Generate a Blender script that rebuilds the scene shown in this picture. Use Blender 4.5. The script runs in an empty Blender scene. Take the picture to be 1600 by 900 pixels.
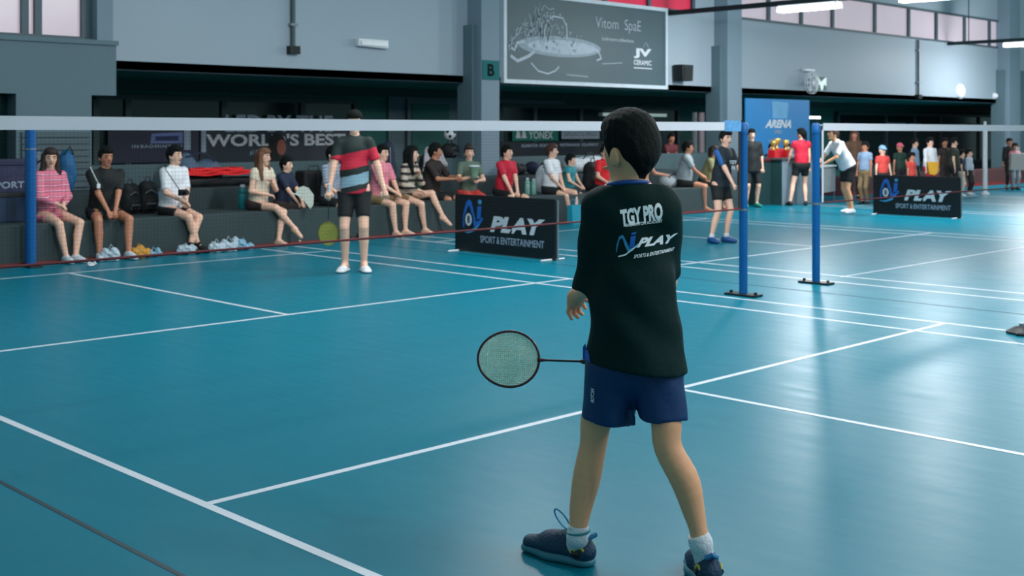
import bpy, bmesh, math, random
import numpy as np
from mathutils import Vector, Matrix
from mathutils.bvhtree import BVHTree
random.seed(7)
rng = np.random.default_rng(5)
scene = bpy.context.scene
COL = scene.collection
PI = math.pi

# ------------------------------------------------------------------ camera
F_PX, HOR, YAW, EYE = 1879.4, 205.2, math.radians(45.33), 1.47
cA, sA = math.cos(YAW), math.sin(YAW)
CAM_ROT = -(PI / 2 - YAW)
cam_data = bpy.data.cameras.new('camera')
cam = bpy.data.objects.new('camera', cam_data)
COL.objects.link(cam)
cam.location = (0, 0, EYE)
cam.rotation_euler = (PI / 2, 0, CAM_ROT)
cam_data.sensor_width = 36
cam_data.lens = F_PX / 1600 * 36
cam_data.shift_y = -(450 - HOR) / 1600
cam_data.clip_end = 200
cam_data.dof.use_dof = True
cam_data.dof.focus_distance = 4.05
cam_data.dof.aperture_fstop = 6.3
scene.camera = cam

# ------------------------------------------------------------------ world, exposure
world = bpy.data.worlds.new('hall_ambient')
scene.world = world
world.use_nodes = True
wb = world.node_tree.nodes['Background']
wb.inputs[0].default_value = (0.50, 0.86, 0.90, 1)
wb.inputs[1].default_value = 0.38
scene.view_settings.view_transform = 'Standard'
scene.view_settings.look = 'None'
scene.view_settings.exposure = 0.0
scene.view_settings.gamma = 1.0
scene.view_settings.use_curve_mapping = False
LAMP_W = 90.0          # watts of each fluorescent batten

# ------------------------------------------------------------------ measuring helpers (photo pixels -> metres on known planes)
def on_v(x, y, v):
    t = (x - 800) / F_PX
    d = v / (sA - t * cA)
    return d * cA + t * d * sA, EYE - (y - HOR) * d / F_PX
def U(x, v):
    return on_v(x, 0, v)[0]
def on_floor(x, y, z=0.0):
    d = (EYE - z) * F_PX / (y - HOR); s = (x - 800) / F_PX * d
    return d * cA + s * sA, d * sA - s * cA
def at_depth(x, y, d):
    s = (x - 800) / F_PX * d
    return Vector((d * cA + s * sA, d * sA - s * cA, EYE - (y - HOR) * d / F_PX))

# ------------------------------------------------------------------ materials
def lin(c):
    c = c / 255.0
    return c / 12.92 if c <= 0.04045 else ((c + 0.055) / 1.055) ** 2.4
def rgb(r, g, b):
    return (lin(r), lin(g), lin(b), 1)
MATS = {}
def mat(name, col, rough=0.6, noise=0.12, nscale=6.0, bump=0.0, bscale=40.0, metal=0.0, emit=None, estr=0.0, spec=0.5, sheen=0.0, trans=0.0, ior=1.45):
    if name in MATS:
        return MATS[name]
    m = bpy.data.materials.new(name); m.use_nodes = True
    nt = m.node_tree; b = nt.nodes['Principled BSDF']
    c = rgb(*col)
    b.inputs['Roughness'].default_value = rough
    b.inputs['Metallic'].default_value = metal
    b.inputs['Specular IOR Level'].default_value = spec
    b.inputs['IOR'].default_value = ior
    b.inputs['Sheen Weight'].default_value = sheen
    b.inputs['Transmission Weight'].default_value = trans
    tc = nt.nodes.new('ShaderNodeTexCoord')
    nz = nt.nodes.new('ShaderNodeTexNoise'); nz.inputs['Scale'].default_value = nscale; nz.inputs['Detail'].default_value = 4
    nt.links.new(tc.outputs['Object'], nz.inputs['Vector'])
    mx = nt.nodes.new('ShaderNodeMix'); mx.data_type = 'RGBA'
    mx.inputs[6].default_value = tuple(max(0, v * (1 - noise)) for v in c[:3]) + (1,)
    mx.inputs[7].default_value = tuple(min(1, v * (1 + noise)) for v in c[:3]) + (1,)
    nt.links.new(nz.outputs['Fac'], mx.inputs[0])
    nt.links.new(mx.outputs[2], b.inputs['Base Color'])
    if bump:
        n2 = nt.nodes.new('ShaderNodeTexNoise'); n2.inputs['Scale'].default_value = bscale; n2.inputs['Detail'].default_value = 3
        nt.links.new(tc.outputs['Object'], n2.inputs['Vector'])
        bp = nt.nodes.new('ShaderNodeBump'); bp.inputs['Strength'].default_value = bump; bp.inputs['Distance'].default_value = 0.02
        nt.links.new(n2.outputs['Fac'], bp.inputs['Height']); nt.links.new(bp.outputs[0], b.inputs['Normal'])
    if emit:
        b.inputs['Emission Color'].default_value = rgb(*emit)
        b.inputs['Emission Strength'].default_value = estr
    MATS[name] = m
    return m
def mat_bands(name, axis, lo, hi, stops, rough=0.75, repeat=None):
    """flat printed / knitted bands along an axis of the garment"""
    if name in MATS:
        return MATS[name]
    m = bpy.data.materials.new(name); m.use_nodes = True
    nt = m.node_tree; b = nt.nodes['Principled BSDF']; b.inputs['Roughness'].default_value = rough
    tc = nt.nodes.new('ShaderNodeTexCoord')
    nz = nt.nodes.new('ShaderNodeTexNoise'); nz.inputs['Scale'].default_value = 9
    nt.links.new(tc.outputs['Object'], nz.inputs['Vector'])
    dt = nt.nodes.new('ShaderNodeVectorMath'); dt.operation = 'DOT_PRODUCT'; dt.inputs[1].default_value = axis
    nt.links.new(tc.outputs['Object'], dt.inputs[0])
    ad = nt.nodes.new('ShaderNodeMath'); ad.operation = 'MULTIPLY_ADD'; ad.inputs[1].default_value = 0.03
    nt.links.new(nz.outputs['Fac'], ad.inputs[0]); nt.links.new(dt.outputs['Value'], ad.inputs[2])
    mr = nt.nodes.new('ShaderNodeMapRange'); mr.inputs['From Min'].default_value = lo; mr.inputs['From Max'].default_value = hi
    mr.clamp = repeat is None
    nt.links.new(ad.outputs[0], mr.inputs['Value'])
    src = mr.outputs[0]
    if repeat:
        fr = nt.nodes.new('ShaderNodeMath'); fr.operation = 'FRACT'
        ml = nt.nodes.new('ShaderNodeMath'); ml.operation = 'MULTIPLY'; ml.inputs[1].default_value = repeat
        nt.links.new(src, ml.inputs[0]); nt.links.new(ml.outputs[0], fr.inputs[0]); src = fr.outputs[0]
    cr = nt.nodes.new('ShaderNodeValToRGB'); cr.color_ramp.interpolation = 'CONSTANT'
    e = cr.color_ramp.elements
    while len(e) < len(stops):
        e.new(0.5)
    for k, (p, c) in enumerate(stops):
        e[k].position = p; e[k].color = rgb(*c)
    nt.links.new(src, cr.inputs[0]); nt.links.new(cr.outputs[0], b.inputs['Base Color'])
    MATS[name] = m
    return m

# ------------------------------------------------------------------ object helpers
def link(name, me, m=None, parent=None):
    o = bpy.data.objects.new(name, me); COL.objects.link(o)
    if m is not None and me is not None:
        me.materials.clear(); me.materials.append(m)
    if parent is not None:
        o.parent = parent
    return o
def tag(o, label=None, cat=None, group=None, kind=None):
    if label: o['label'] = label
    if cat: o['category'] = cat
    if group: o['group'] = group
    if kind: o['kind'] = kind
    return o
def thing(name, label, cat, loc=(0, 0, 0), rz=0.0, group=None, kind=None):
    o = bpy.data.objects.new(name, None); COL.objects.link(o); o.empty_display_size = 0.1
    o.location = loc; o.rotation_euler = (0, 0, rz)
    return tag(o, label, cat, group, kind)
def mesh_from(verts, faces, name='mesh', smooth=False):
    me = bpy.data.meshes.new(name); me.from_pydata([tuple(v) for v in verts], [], [tuple(f) for f in faces]); me.update()
    if smooth:
        me.shade_smooth()
    return me
def mesh_np(name, V, Q):
    me = bpy.data.meshes.new(name)
    nv, nq = len(V), len(Q)
    me.vertices.add(nv); me.vertices.foreach_set('co', np.ascontiguousarray(V, np.float32).ravel())
    me.loops.add(nq * 4); me.loops.foreach_set('vertex_index', np.ascontiguousarray(Q, np.int32).ravel())
    me.polygons.add(nq); me.polygons.foreach_set('loop_start', np.arange(0, nq * 4, 4, dtype=np.int32))
    me.update(calc_edges=True); me.validate(); me.shade_smooth()
    return me
class MB:
    """collects shapes that make up ONE part"""
    def __init__(self): self.v, self.f = [], []
    def add(self, V, Fc):
        o = len(self.v); self.v += [Vector(p) for p in V]; self.f += [tuple(i + o for i in q) for q in Fc]; return self
    def box(self, x0, x1, y0, y1, z0, z1):
        return self.add([(x0, y0, z0), (x1, y0, z0), (x1, y1, z0), (x0, y1, z0), (x0, y0, z1), (x1, y0, z1), (x1, y1, z1), (x0, y1, z1)],
                        [(0, 3, 2, 1), (4, 5, 6, 7), (0, 1, 5, 4), (1, 2, 6, 5), (2, 3, 7, 6), (3, 0, 4, 7)])
    def tube(self, pts, r, n=8, closed=False, caps=True):
        pts = [Vector(p) for p in pts]; N = len(pts)
        rs = r if isinstance(r, (list, tuple)) else [r] * N
        V, Fc = [], []
        ref = Vector((0, 0, 1))
        prev = None
        for i, p in enumerate(pts):
            if closed: t = (pts[(i + 1) % N] - pts[i - 1])
            else: t = pts[min(i + 1, N - 1)] - pts[max(i - 1, 0)]
            t = t.normalized() if t.length > 1e-9 else Vector((0, 0, 1))
            if prev is None:
                a = t.cross(ref if abs(t.dot(ref)) < 0.95 else Vector((1, 0, 0))).normalized()
            else:
                a = (prev - t * prev.dot(t)).normalized()
            prev = a; b = t.cross(a)
            for k in range(n):
                an = 2 * PI * k / n
                V.append(p + (a * math.cos(an) + b * math.sin(an)) * rs[i])
        M = N if closed else N - 1
        for i in range(M):
            j = (i + 1) % N
            for k in range(n):
                k2 = (k + 1) % n
                Fc.append((i * n + k, i * n + k2, j * n + k2, j * n + k))
        if caps and not closed:
            Fc.append(tuple(range(n - 1, -1, -1))); Fc.append(tuple((N - 1) * n + k for k in range(n)))
        return self.add(V, Fc)
    def lathe(self, prof, n=20, c=(0, 0, 0)):
        V, Fc = [], []
        for (r, z) in prof:
            for k in range(n):
                an = 2 * PI * k / n
                V.append((c[0] + r * math.cos(an), c[1] + r * math.sin(an), c[2] + z))
        for i in range(len(prof) - 1):
            for k in range(n):
                k2 = (k + 1) % n
                Fc.append((i * n + k, i * n + k2, (i + 1) * n + k2, (i + 1) * n + k))
        Fc.append(tuple(range(n - 1, -1, -1))); Fc.append(tuple((len(prof) - 1) * n + k for k in range(n)))
        return self.add(V, Fc)
    def prism(self, poly, fr, d0, d1):
        """poly in (a,b); fr = (origin, adir, bdir, ndir): a slab between depths d0 and d1 along ndir"""
        o, a, b, n = [Vector(q) for q in fr]; N = len(poly)
        V = [o + a * p + b * q + n * d0 for p, q in poly] + [o + a * p + b * q + n * d1 for p, q in poly]
        Fc = [tuple(range(N - 1, -1, -1)), tuple(range(N, 2 * N))] + [(i, (i + 1) % N, N + (i + 1) % N, N + i) for i in range(N)]
        return self.add(V, Fc)
    def build(self, name, m, parent=None, smooth=False, bevel=0.0, seg=2):
        me = mesh_from(self.v, self.f, name)
        if bevel or True:
            bm = bmesh.new(); bm.from_mesh(me)
            bmesh.ops.recalc_face_normals(bm, faces=bm.faces)
            if bevel:
                bmesh.ops.bevel(bm, geom=[e for e in bm.edges if e.is_manifold and e.calc_face_angle(0) > 0.6], offset=bevel, segments=seg, profile=0.6, affect='EDGES')
            bm.to_mesh(me); bm.free()
        if smooth:
            me.shade_smooth()
            if hasattr(me, 'set_sharp_from_angle'):
                me.set_sharp_from_angle(angle=math.radians(50))
        return link(name, me, m, parent)
def box(name, x0, x1, y0, y1, z0, z1, m, parent=None, bevel=0.0):
    return MB().box(x0, x1, y0, y1, z0, z1).build(name, m, parent, bevel=bevel)

_text_cache = {}
def text_mesh(body, bold=0.0, shear=0.0, spacing=1.0):
    """lettering as a flat mesh normalised to a 1 x 1 box; returns (verts2d, faces, aspect)"""
    key = (body, bold, shear, spacing)
    if key not in _text_cache:
        cu = bpy.data.curves.new('lettering', 'FONT'); cu.body = body; cu.offset = bold; cu.shear = shear; cu.space_character = spacing; cu.resolution_u = 3
        o = bpy.data.objects.new('lettering', cu); COL.objects.link(o)
        dg = bpy.context.evaluated_depsgraph_get()
        me = bpy.data.meshes.new_from_object(o.evaluated_get(dg))
        V = np.array([v.co[:2] for v in me.vertices]); Fc = [tuple(p.vertices) for p in me.polygons]
        bpy.data.objects.remove(o); bpy.data.curves.remove(cu); bpy.data.meshes.remove(me)
        lo, hi = V.min(0), V.max(0)
        _text_cache[key] = ((V - lo) / (hi - lo), Fc, (hi[0] - lo[0]) / (hi[1] - lo[1]))
    return _text_cache[key]
def lettering(body, m, parent, origin, adir, bdir, w, h, bold=0.0, shear=0.0, spacing=1.0, name='lettering', off=0.003):
    """flat print: box w x h with its lower left corner at origin, spanned by adir, bdir"""
    if ' ' in body and '  ' not in body:
        ws = body.split(' '); full = text_mesh(body, bold, shear, spacing)[2]
        asp = [text_mesh(q, bold, shear, spacing)[2] * (1.0 if any(ch.isupper() or ch.isdigit() for ch in q) else 0.8) for q in ws]
        gap = 0.04 * 12 / max(6, len(body)); tot = sum(asp); x = 0.0
        for q, aq in zip(ws, asp):
            wq = w * (1 - gap * (len(ws) - 1)) * aq / tot
            r_ = lettering(q, m, parent, Vector(origin) + Vector(adir).normalized() * x, adir, bdir, wq, h, bold, shear, spacing, name, off); x += wq + w * gap
        return r_
    V, Fc, _ = text_mesh(body, bold, shear, spacing)
    o, a, b = Vector(origin), Vector(adir).normalized(), Vector(bdir).normalized(); n = a.cross(b)
    return link(name, mesh_from([o + a * (p[0] * w) + b * (p[1] * h) + n * off for p in V], Fc), m, parent)
def flat(poly, m, parent, origin, adir, bdir, name, off=0.003):
    o, a, b = Vector(origin), Vector(adir).normalized(), Vector(bdir).normalized(); n = a.cross(b)
    return link(name, mesh_from([o + a * p + b * q + n * off for p, q in poly], [tuple(range(len(poly)))]), m, parent)
def flat_strip(L, R, m, parent, origin, adir, bdir, name, off=0.003):
    o, a, b = Vector(origin), Vector(adir).normalized(), Vector(bdir).normalized(); n = a.cross(b); N = len(L)
    return link(name, mesh_from([o + a * p + b * q + n * off for p, q in list(L) + list(R)], [(i, i + 1, N + i + 1, N + i) for i in range(N - 1)]), m, parent)
def ellipse(cx, cy, rx, ry, n=28, a0=0, a1=2 * PI):
    full = abs(a1 - a0 - 2 * PI) < 1e-6
    return [(cx + rx * math.cos(a0 + (a1 - a0) * k / (n if full else n - 1)), cy + ry * math.sin(a0 + (a1 - a0) * k / (n if full else n - 1))) for k in range(n)]

# ------------------------------------------------------------------ implicit surfaces for bodies, clothes, bags (one continuous skin each)
class SDF:
    def __init__(self): self.p = []; self.cuts = []
    def cone(self, a, b, ra, rb, k=0.03, axis=None, flat=1.0, cuts=()):
        self.p.append(('c', np.array(a, float), np.array(b, float), ra, rb, k, None if axis is None else np.array(axis, float), flat, cuts)); return self
    def ell(self, c, r, R=None, k=0.02, cuts=()):
        self.p.append(('e', np.array(c, float), np.array(r, float), np.eye(3) if R is None else np.array(R, float), 0, k, None, 1.0, cuts)); return self
    def chain(self, pts, rs, n=14, k=0.004):
        """smooth tapering limb through the points"""
        P = np.array(pts, float); R = np.array(rs, float); N = len(P); out = []
        for t in np.linspace(0, N - 1, n):
            i = min(int(t), N - 2); f = t - i
            a, b, c, d = P[max(i - 1, 0)], P[i], P[i + 1], P[min(i + 2, N - 1)]; ra, rb_, rc, rd_ = R[max(i - 1, 0)], R[i], R[i + 1], R[min(i + 2, N - 1)]
            h = lambda a, b, c, d: 0.5 * (2 * b + (c - a) * f + (2 * a - 5 * b + 4 * c - d) * f * f + (3 * b - a - 3 * c + d) * f ** 3)
            out.append((h(a, b, c, d), h(ra, rb_, rc, rd_)))
        for (a, ra), (b, rb_) in zip(out[:-1], out[1:]): self.cone(a, b, ra, rb_, k)
        return self
    def cut(self, pt, n):      # keeps the side the normal points away from
        self.cuts.append((np.array(pt, float), np.array(n, float) / np.linalg.norm(n))); return self
    def build(self, h, wob=None):
        lo, hi = np.full(3, 1e9), np.full(3, -1e9); bb = []
        for q in self.p:
            if q[0] == 'c':
                r = max(q[3], q[4]); l, u = np.minimum(q[1], q[2]) - r, np.maximum(q[1], q[2]) + r
            else:
                e = np.sqrt(((q[3] * q[2]) ** 2).sum(1)); l, u = q[1] - e, q[1] + e
            bb.append((l, u)); lo = np.minimum(lo, l); hi = np.maximum(hi, u)
        lo = lo - 3 * h; hi = hi + 3 * h
        n = np.ceil((hi - lo) / h).astype(int) + 1
        ax = [lo[i] + h * np.arange(n[i]) for i in range(3)]
        D = np.full(n, 0.5, np.float32)
        for q, (l, u) in zip(self.p, bb):
            k = q[5]; mg = k + 2.5 * h
            i0 = np.clip(np.floor((l - mg - lo) / h).astype(int), 0, n - 1); i1 = np.clip(np.ceil((u + mg - lo) / h).astype(int) + 1, 1, n)
            sl = tuple(slice(a, b) for a, b in zip(i0, i1))
            X = ax[0][sl[0]][:, None, None]; Y = ax[1][sl[1]][None, :, None]; Z = ax[2][sl[2]][None, None, :]
            if q[0] == 'c':
                a, b = q[1], q[2]; ba = b - a; L2 = max(1e-9, ba @ ba)
                px, py, pz = X - a[0], Y - a[1], Z - a[2]
                t = np.clip((px * ba[0] + py * ba[1] + pz * ba[2]) / L2, 0, 1)
                qx, qy, qz = px - t * ba[0], py - t * ba[1], pz - t * ba[2]
                s2 = qx * qx + qy * qy + qz * qz
                if q[6] is not None:
                    al = qx * q[6][0] + qy * q[6][1] + qz * q[6][2]
                    s2 = s2 + al * al * (1 / q[7] ** 2 - 1)
                d = np.sqrt(np.maximum(s2, 0)) - (q[3] + t * (q[4] - q[3]))
            else:
                c, r, R = q[1], q[2], q[3]
                px, py, pz = X - c[0], Y - c[1], Z - c[2]
                k0 = 0; k1 = 0
                for j in range(3):
                    w = (px * R[0, j] + py * R[1, j] + pz * R[2, j]) / r[j]
                    k0 = k0 + w * w; k1 = k1 + (w / r[j]) ** 2
                k0 = np.sqrt(k0); d = k0 * (k0 - 1) / np.maximum(np.sqrt(k1), 1e-6)
            for (pt, nn) in q[8]:
                d = np.maximum(d, (X - pt[0]) * nn[0] + (Y - pt[1]) * nn[1] + (Z - pt[2]) * nn[2])
            cur = D[sl]
            hh = np.maximum(k - np.abs(cur - d), 0) / max(k, 1e-6)
            D[sl] = np.minimum(cur, d) - hh * hh * k * 0.25
        X = ax[0][:, None, None]; Y = ax[1][None, :, None]; Z = ax[2][None, None, :]
        if wob is not None:
            D = D + wob(X, Y, Z)
        for (pt, nn) in self.cuts:
            D = np.maximum(D, (X - pt[0]) * nn[0] + (Y - pt[1]) * nn[1] + (Z - pt[2]) * nn[2])
        return surface_nets(D, lo, h)
def surface_nets(D, lo, h):
    S = D < 0
    n = np.array(D.shape) - 1
    def c(A, o): return A[o[0]:o[0] + n[0], o[1]:o[1] + n[1], o[2]:o[2] + n[2]]
    cs = [(i, j, k) for i in (0, 1) for j in (0, 1) for k in (0, 1)]
    cnt = sum(c(S, o).astype(np.int8) for o in cs)
    act = (cnt > 0) & (cnt < 8)
    I = np.argwhere(act)
    idx = np.full(n, -1, np.int64); idx[act] = np.arange(len(I))
    P = np.zeros((len(I), 3)); W = np.zeros(len(I))
    for o in cs:
        for axn in range(3):
            if o[axn]: continue
            o2 = list(o); o2[axn] = 1
            fa = D[tuple((I + o).T)].astype(float); fb = D[tuple((I + o2).T)].astype(float)
            m = (fa < 0) != (fb < 0)
            t = np.where(m, fa / np.where(m, fa - fb, 1), 0)
            q = np.array(o, float)[None, :].repeat(len(I), 0); q[:, axn] = t
            P += q * m[:, None]; W += m
    V = (I + P / W[:, None]) * h + lo
    Q = []
    for axn in range(3):
        b, cc = (axn + 1) % 3, (axn + 2) % 3
        s0 = [slice(None)] * 3; s1 = [slice(None)] * 3
        s0[axn] = slice(0, -1); s1[axn] = slice(1, None)
        A, B = S[tuple(s0)], S[tuple(s1)]
        E = np.argwhere(A != B)
        ok = (E[:, b] > 0) & (E[:, cc] > 0) & (E[:, b] < n[b]) & (E[:, cc] < n[cc])
        E = E[ok]
        if not len(E): continue
        db = np.zeros(3, int); db[b] = 1; dc = np.zeros(3, int); dc[cc] = 1
        q = np.stack([idx[tuple((E - db - dc).T)], idx[tuple((E - dc).T)], idx[tuple(E.T)], idx[tuple((E - db).T)]], 1)
        fl = ~A[tuple(E.T)]
        q[fl] = q[fl][:, ::-1]
        Q.append(q)
    Q = np.concatenate(Q)
    # two light smoothing passes
    for _ in range(2):
        acc = np.zeros_like(V); w = np.zeros(len(V))
        for k in range(4):
            i, j = Q[:, k], Q[:, (k + 1) % 4]
            np.add.at(acc, i, V[j]); np.add.at(w, i, 1); np.add.at(acc, j, V[i]); np.add.at(w, j, 1)
        V = 0.5 * V + 0.5 * acc / w[:, None]
    return V, Q
def sdf_part(s, h, name, m, parent, wob=None, extra=None):
    V, Q = s.build(h, wob)
    if extra is not None and extra.v:
        me = mesh_np(name, V, Q)
        bm = bmesh.new(); bm.from_mesh(me)
        vs = [bm.verts.new(p) for p in extra.v]
        for f in extra.f:
            try: bm.faces.new([vs[i] for i in f]).smooth = True
            except ValueError: pass
        bm.to_mesh(me); bm.free()
    else:
        me = mesh_np(name, V, Q)
    return link(name, me, m, parent)
# ------------------------------------------------------------------ shared materials
M = dict(
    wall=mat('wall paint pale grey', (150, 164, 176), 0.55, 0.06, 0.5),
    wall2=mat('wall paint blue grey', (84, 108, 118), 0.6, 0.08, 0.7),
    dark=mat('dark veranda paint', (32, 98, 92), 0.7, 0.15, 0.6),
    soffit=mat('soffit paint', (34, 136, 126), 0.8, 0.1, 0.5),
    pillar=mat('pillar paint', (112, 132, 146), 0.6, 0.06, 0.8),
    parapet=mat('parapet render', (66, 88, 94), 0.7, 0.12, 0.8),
    bench=mat('bench concrete', (46, 62, 64), 0.7, 0.15, 1.2, 0.15, 12),
    tier=mat('tier concrete', (40, 56, 60), 0.75, 0.15, 1.2),
    redtrim=mat('red brown kerb paint', (120, 34, 34), 0.6, 0.2, 3),
    line=mat('white court line', (196, 202, 212), 0.4, 0.06, 8),
    seam=mat('mat joint', (0, 42, 54), 0.6),
    blue=mat('blue post paint', (4, 84, 146), 0.32, 0.1, 4),
    black=mat('black plastic', (14, 20, 22), 0.45, 0.2, 10),
    white=mat('white enamel', (214, 218, 224), 0.4, 0.03),
    tape=mat('white net tape', (216, 214, 222), 0.6, 0.04, 6),
    cord=mat('dark net cord', (46, 34, 40), 0.8),
    netred=mat('dark red hem cord', (92, 22, 30), 0.7),
    steel=mat('steel', (150, 155, 160), 0.3, 0.05, 5, metal=0.8),
    glass=mat('dark window glass', (10, 38, 40), 0.12, 0.1, 2),
    mull=mat('window frame', (44, 68, 72), 0.5),
    film=mat('printed window film', (22, 40, 54), 0.5, 0.15, 1.5),
    print=mat('white print', (205, 212, 220), 0.6, 0.03),
    printdim=mat('pale print', (150, 166, 186), 0.6, 0.05),
    bluep=mat('blue print', (20, 100, 190), 0.5, 0.15, 5),
    bluep2=mat('light blue print', (60, 150, 200), 0.5, 0.15, 5),
    vinyl=mat('black vinyl banner', (8, 20, 24), 0.45, 0.2, 2),
)
# floor: teal sports mat, satin sheen
fm = mat('teal sports mat', (0, 106, 126), 0.34, 0.07, 0.35, 0.0, spec=0.14)
nt = fm.node_tree; bs = nt.nodes['Principled BSDF']
tc = nt.nodes.new('ShaderNodeTexCoord')
mp = nt.nodes.new('ShaderNodeMapping'); mp.inputs['Scale'].default_value = (6, 1.2, 1)
nz = nt.nodes.new('ShaderNodeTexNoise'); nz.inputs['Scale'].default_value = 2.0; nz.inputs['Detail'].default_value = 6
nt.links.new(tc.outputs['Object'], mp.inputs['Vector']); nt.links.new(mp.outputs[0], nz.inputs['Vector'])
mr = nt.nodes.new('ShaderNodeMapRange'); mr.inputs['To Min'].default_value = 0.27; mr.inputs['To Max'].default_value = 0.43
nt.links.new(nz.outputs['Fac'], mr.inputs['Value']); nt.links.new(mr.outputs[0], bs.inputs['Roughness'])
n2 = nt.nodes.new('ShaderNodeTexNoise'); n2.inputs['Scale'].default_value = 7; n2.inputs['Detail'].default_value = 4
nt.links.new(tc.outputs['Object'], n2.inputs['Vector'])
bp = nt.nodes.new('ShaderNodeBump'); bp.inputs['Strength'].default_value = 0.12; bp.inputs['Distance'].default_value = 0.01
nt.links.new(n2.outputs['Fac'], bp.inputs['Height']); nt.links.new(bp.outputs[0], bs.inputs['Normal'])

# ------------------------------------------------------------------ floor and court lines
VB, VW, VR = 13.1, 15.2, 18.2          # bench front, wall face, veranda back wall
floor = tag(box('floor', -6, 48, -6, VR + 0.2, -0.1, 0, fm), kind='structure')
def line_u(v, u0, u1, w=0.04, m='line', nm='court_line'): box(nm, u0, u1, v - w / 2, v + w / 2, 0.0, 0.0015, M[m], floor)
def line_v(u, v0, v1, w=0.04, m='line', nm='court_line'): box(nm, u - w / 2, u + w / 2, v0, v1, 0.0, 0.0012, M[m], floor)
def court(ul, uc, us, ur, first=False):
    line_v(ul, -0.5, 12.9, 0.042); line_v(ur, -0.5, 12.9, 0.04); line_v(us, -0.5, 12.9, 0.04)
    if not first: line_v(ul + 0.46, -0.5, 12.9)
    line_u(4.22, ul, ur); line_u(8.12, ul, ur)
    line_v(uc, -0.5, 4.2); line_v(uc, 8.14, 12.1)
    line_u(12.1, ul, ur, 0.03, nm='court_line'); line_u(0.3, ul, ur)
court(2.47, 5.50, 8.35, 8.84, True)
court(10.5, 13.55, 16.14, 16.6)
line_u(6.3, 10.9, 16.4, 0.025)
court(21.0, 24.0, 26.6, 27.1)
for u in (2.02, 9.71, 19.0): line_v(u, -3, 13.0, 0.02, 'seam', 'mat_joint')

# ------------------------------------------------------------------ bench tiers in front of the wall
seat = tag(box('seating_ledge', 2.5, 19.0, VB, 14.1, 0, 0.45, M['bench'], bevel=0.012), 'long grey concrete seating ledge running along the side of the court', 'bench')
box('kerb_strip', 2.5, 19.0, VB - 0.02, VB, 0, 0.035, M['redtrim'], seat)
tier = tag(MB().prism([(2.5, 14.1), (19.0, 14.1), (19.0, 15.18), (14.42, 15.18), (14.42, 14.83), (13.8, 14.83), (13.8, 15.18), (7.5, 15.18), (7.5, 14.9), (2.5, 14.9)], ((0, 0, 0), (1, 0, 0), (0, 1, 0), (0, 0, 1)), 0, 0.72).build('upper_ledge', M['tier'], bevel=0.012), 'raised dark ledge behind the seating ledge where bags are left', 'ledge')
rb = tag(box('far_kerb', 24.6, 46, 14.2, 14.83, 0, 0.42, mat('far kerb brown paint', (74, 40, 42), 0.6, 0.3, 0.8), bevel=0.01), 'low red brown ledge under the far wall at the right end', 'ledge')
box('kerb_strip', 24.6, 46, 14.17, 14.2, 0, 0.08, M['redtrim'], rb)

# ------------------------------------------------------------------ back wall: upper wall on pillars, open veranda under it
ZS = 2.30
def st(o): return tag(o, kind='structure')
SILL, HEAD = 3.92, 4.75
wb_ = MB()
WIN_RED = (16.0, 20.34); WIN_R = (21.69, 35.9)
LW = (4.6, 7.12, 2.66, 4.2)                         # window over the left block
wb_.box(7.44, 14.0, VW, VW + 0.3, ZS, 9)            # left bay
wb_.box(14.0, 46, VW, VW + 0.3, ZS, SILL); wb_.box(14.0, 46, VW, VW + 0.3, HEAD, 9)
wb_.box(14.0, WIN_RED[0], VW, VW + 0.3, SILL, HEAD); wb_.box(WIN_RED[1], WIN_R[0], VW, VW + 0.3, SILL, HEAD); wb_.box(WIN_R[1], 46, VW, VW + 0.3, SILL, HEAD)
wb_.box(0, LW[0], VW, VW + 0.3, ZS, 9); wb_.box(LW[0], 7.44, VW, VW + 0.3, LW[3], 9); wb_.box(LW[1] + 0.12, 7.44, VW, VW + 0.3, ZS, LW[3])
st(wb_.build('wall_back', M['wall']))
st(box('ceiling_veranda', 2, 46, VW, VR + 0.2, ZS + 0.001, ZS + 0.12, M['soffit']))
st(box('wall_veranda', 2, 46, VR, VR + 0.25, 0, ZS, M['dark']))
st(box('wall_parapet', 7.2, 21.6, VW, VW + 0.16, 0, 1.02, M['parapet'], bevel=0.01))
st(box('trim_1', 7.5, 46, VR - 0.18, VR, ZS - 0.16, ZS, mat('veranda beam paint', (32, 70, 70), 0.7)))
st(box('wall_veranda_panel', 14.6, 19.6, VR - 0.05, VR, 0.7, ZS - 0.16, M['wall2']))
# left block
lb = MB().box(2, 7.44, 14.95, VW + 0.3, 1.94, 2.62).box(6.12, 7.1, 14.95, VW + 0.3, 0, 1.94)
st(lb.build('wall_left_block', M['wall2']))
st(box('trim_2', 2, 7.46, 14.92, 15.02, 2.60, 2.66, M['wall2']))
sh = thing('roller_shutter', 'grey slatted shutter on the left block behind the seated pair', 'shutter', (6.6, 14.93, 0.75))
for k in range(9):
    box('slat', -0.42, 0.47, -0.014, 0.012, 0.08 * k, 0.08 * k + 0.072, mat('shutter slat', (70, 88, 96), 0.5, 0.08), sh, bevel=0.004)
dl = thing('door_1', None, None, (5.6, 15.2, 0), kind='structure')
box('door_leaf', -0.6, 0.5, 0, 0.05, 0.0, 1.94, M['glass'], dl)
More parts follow.
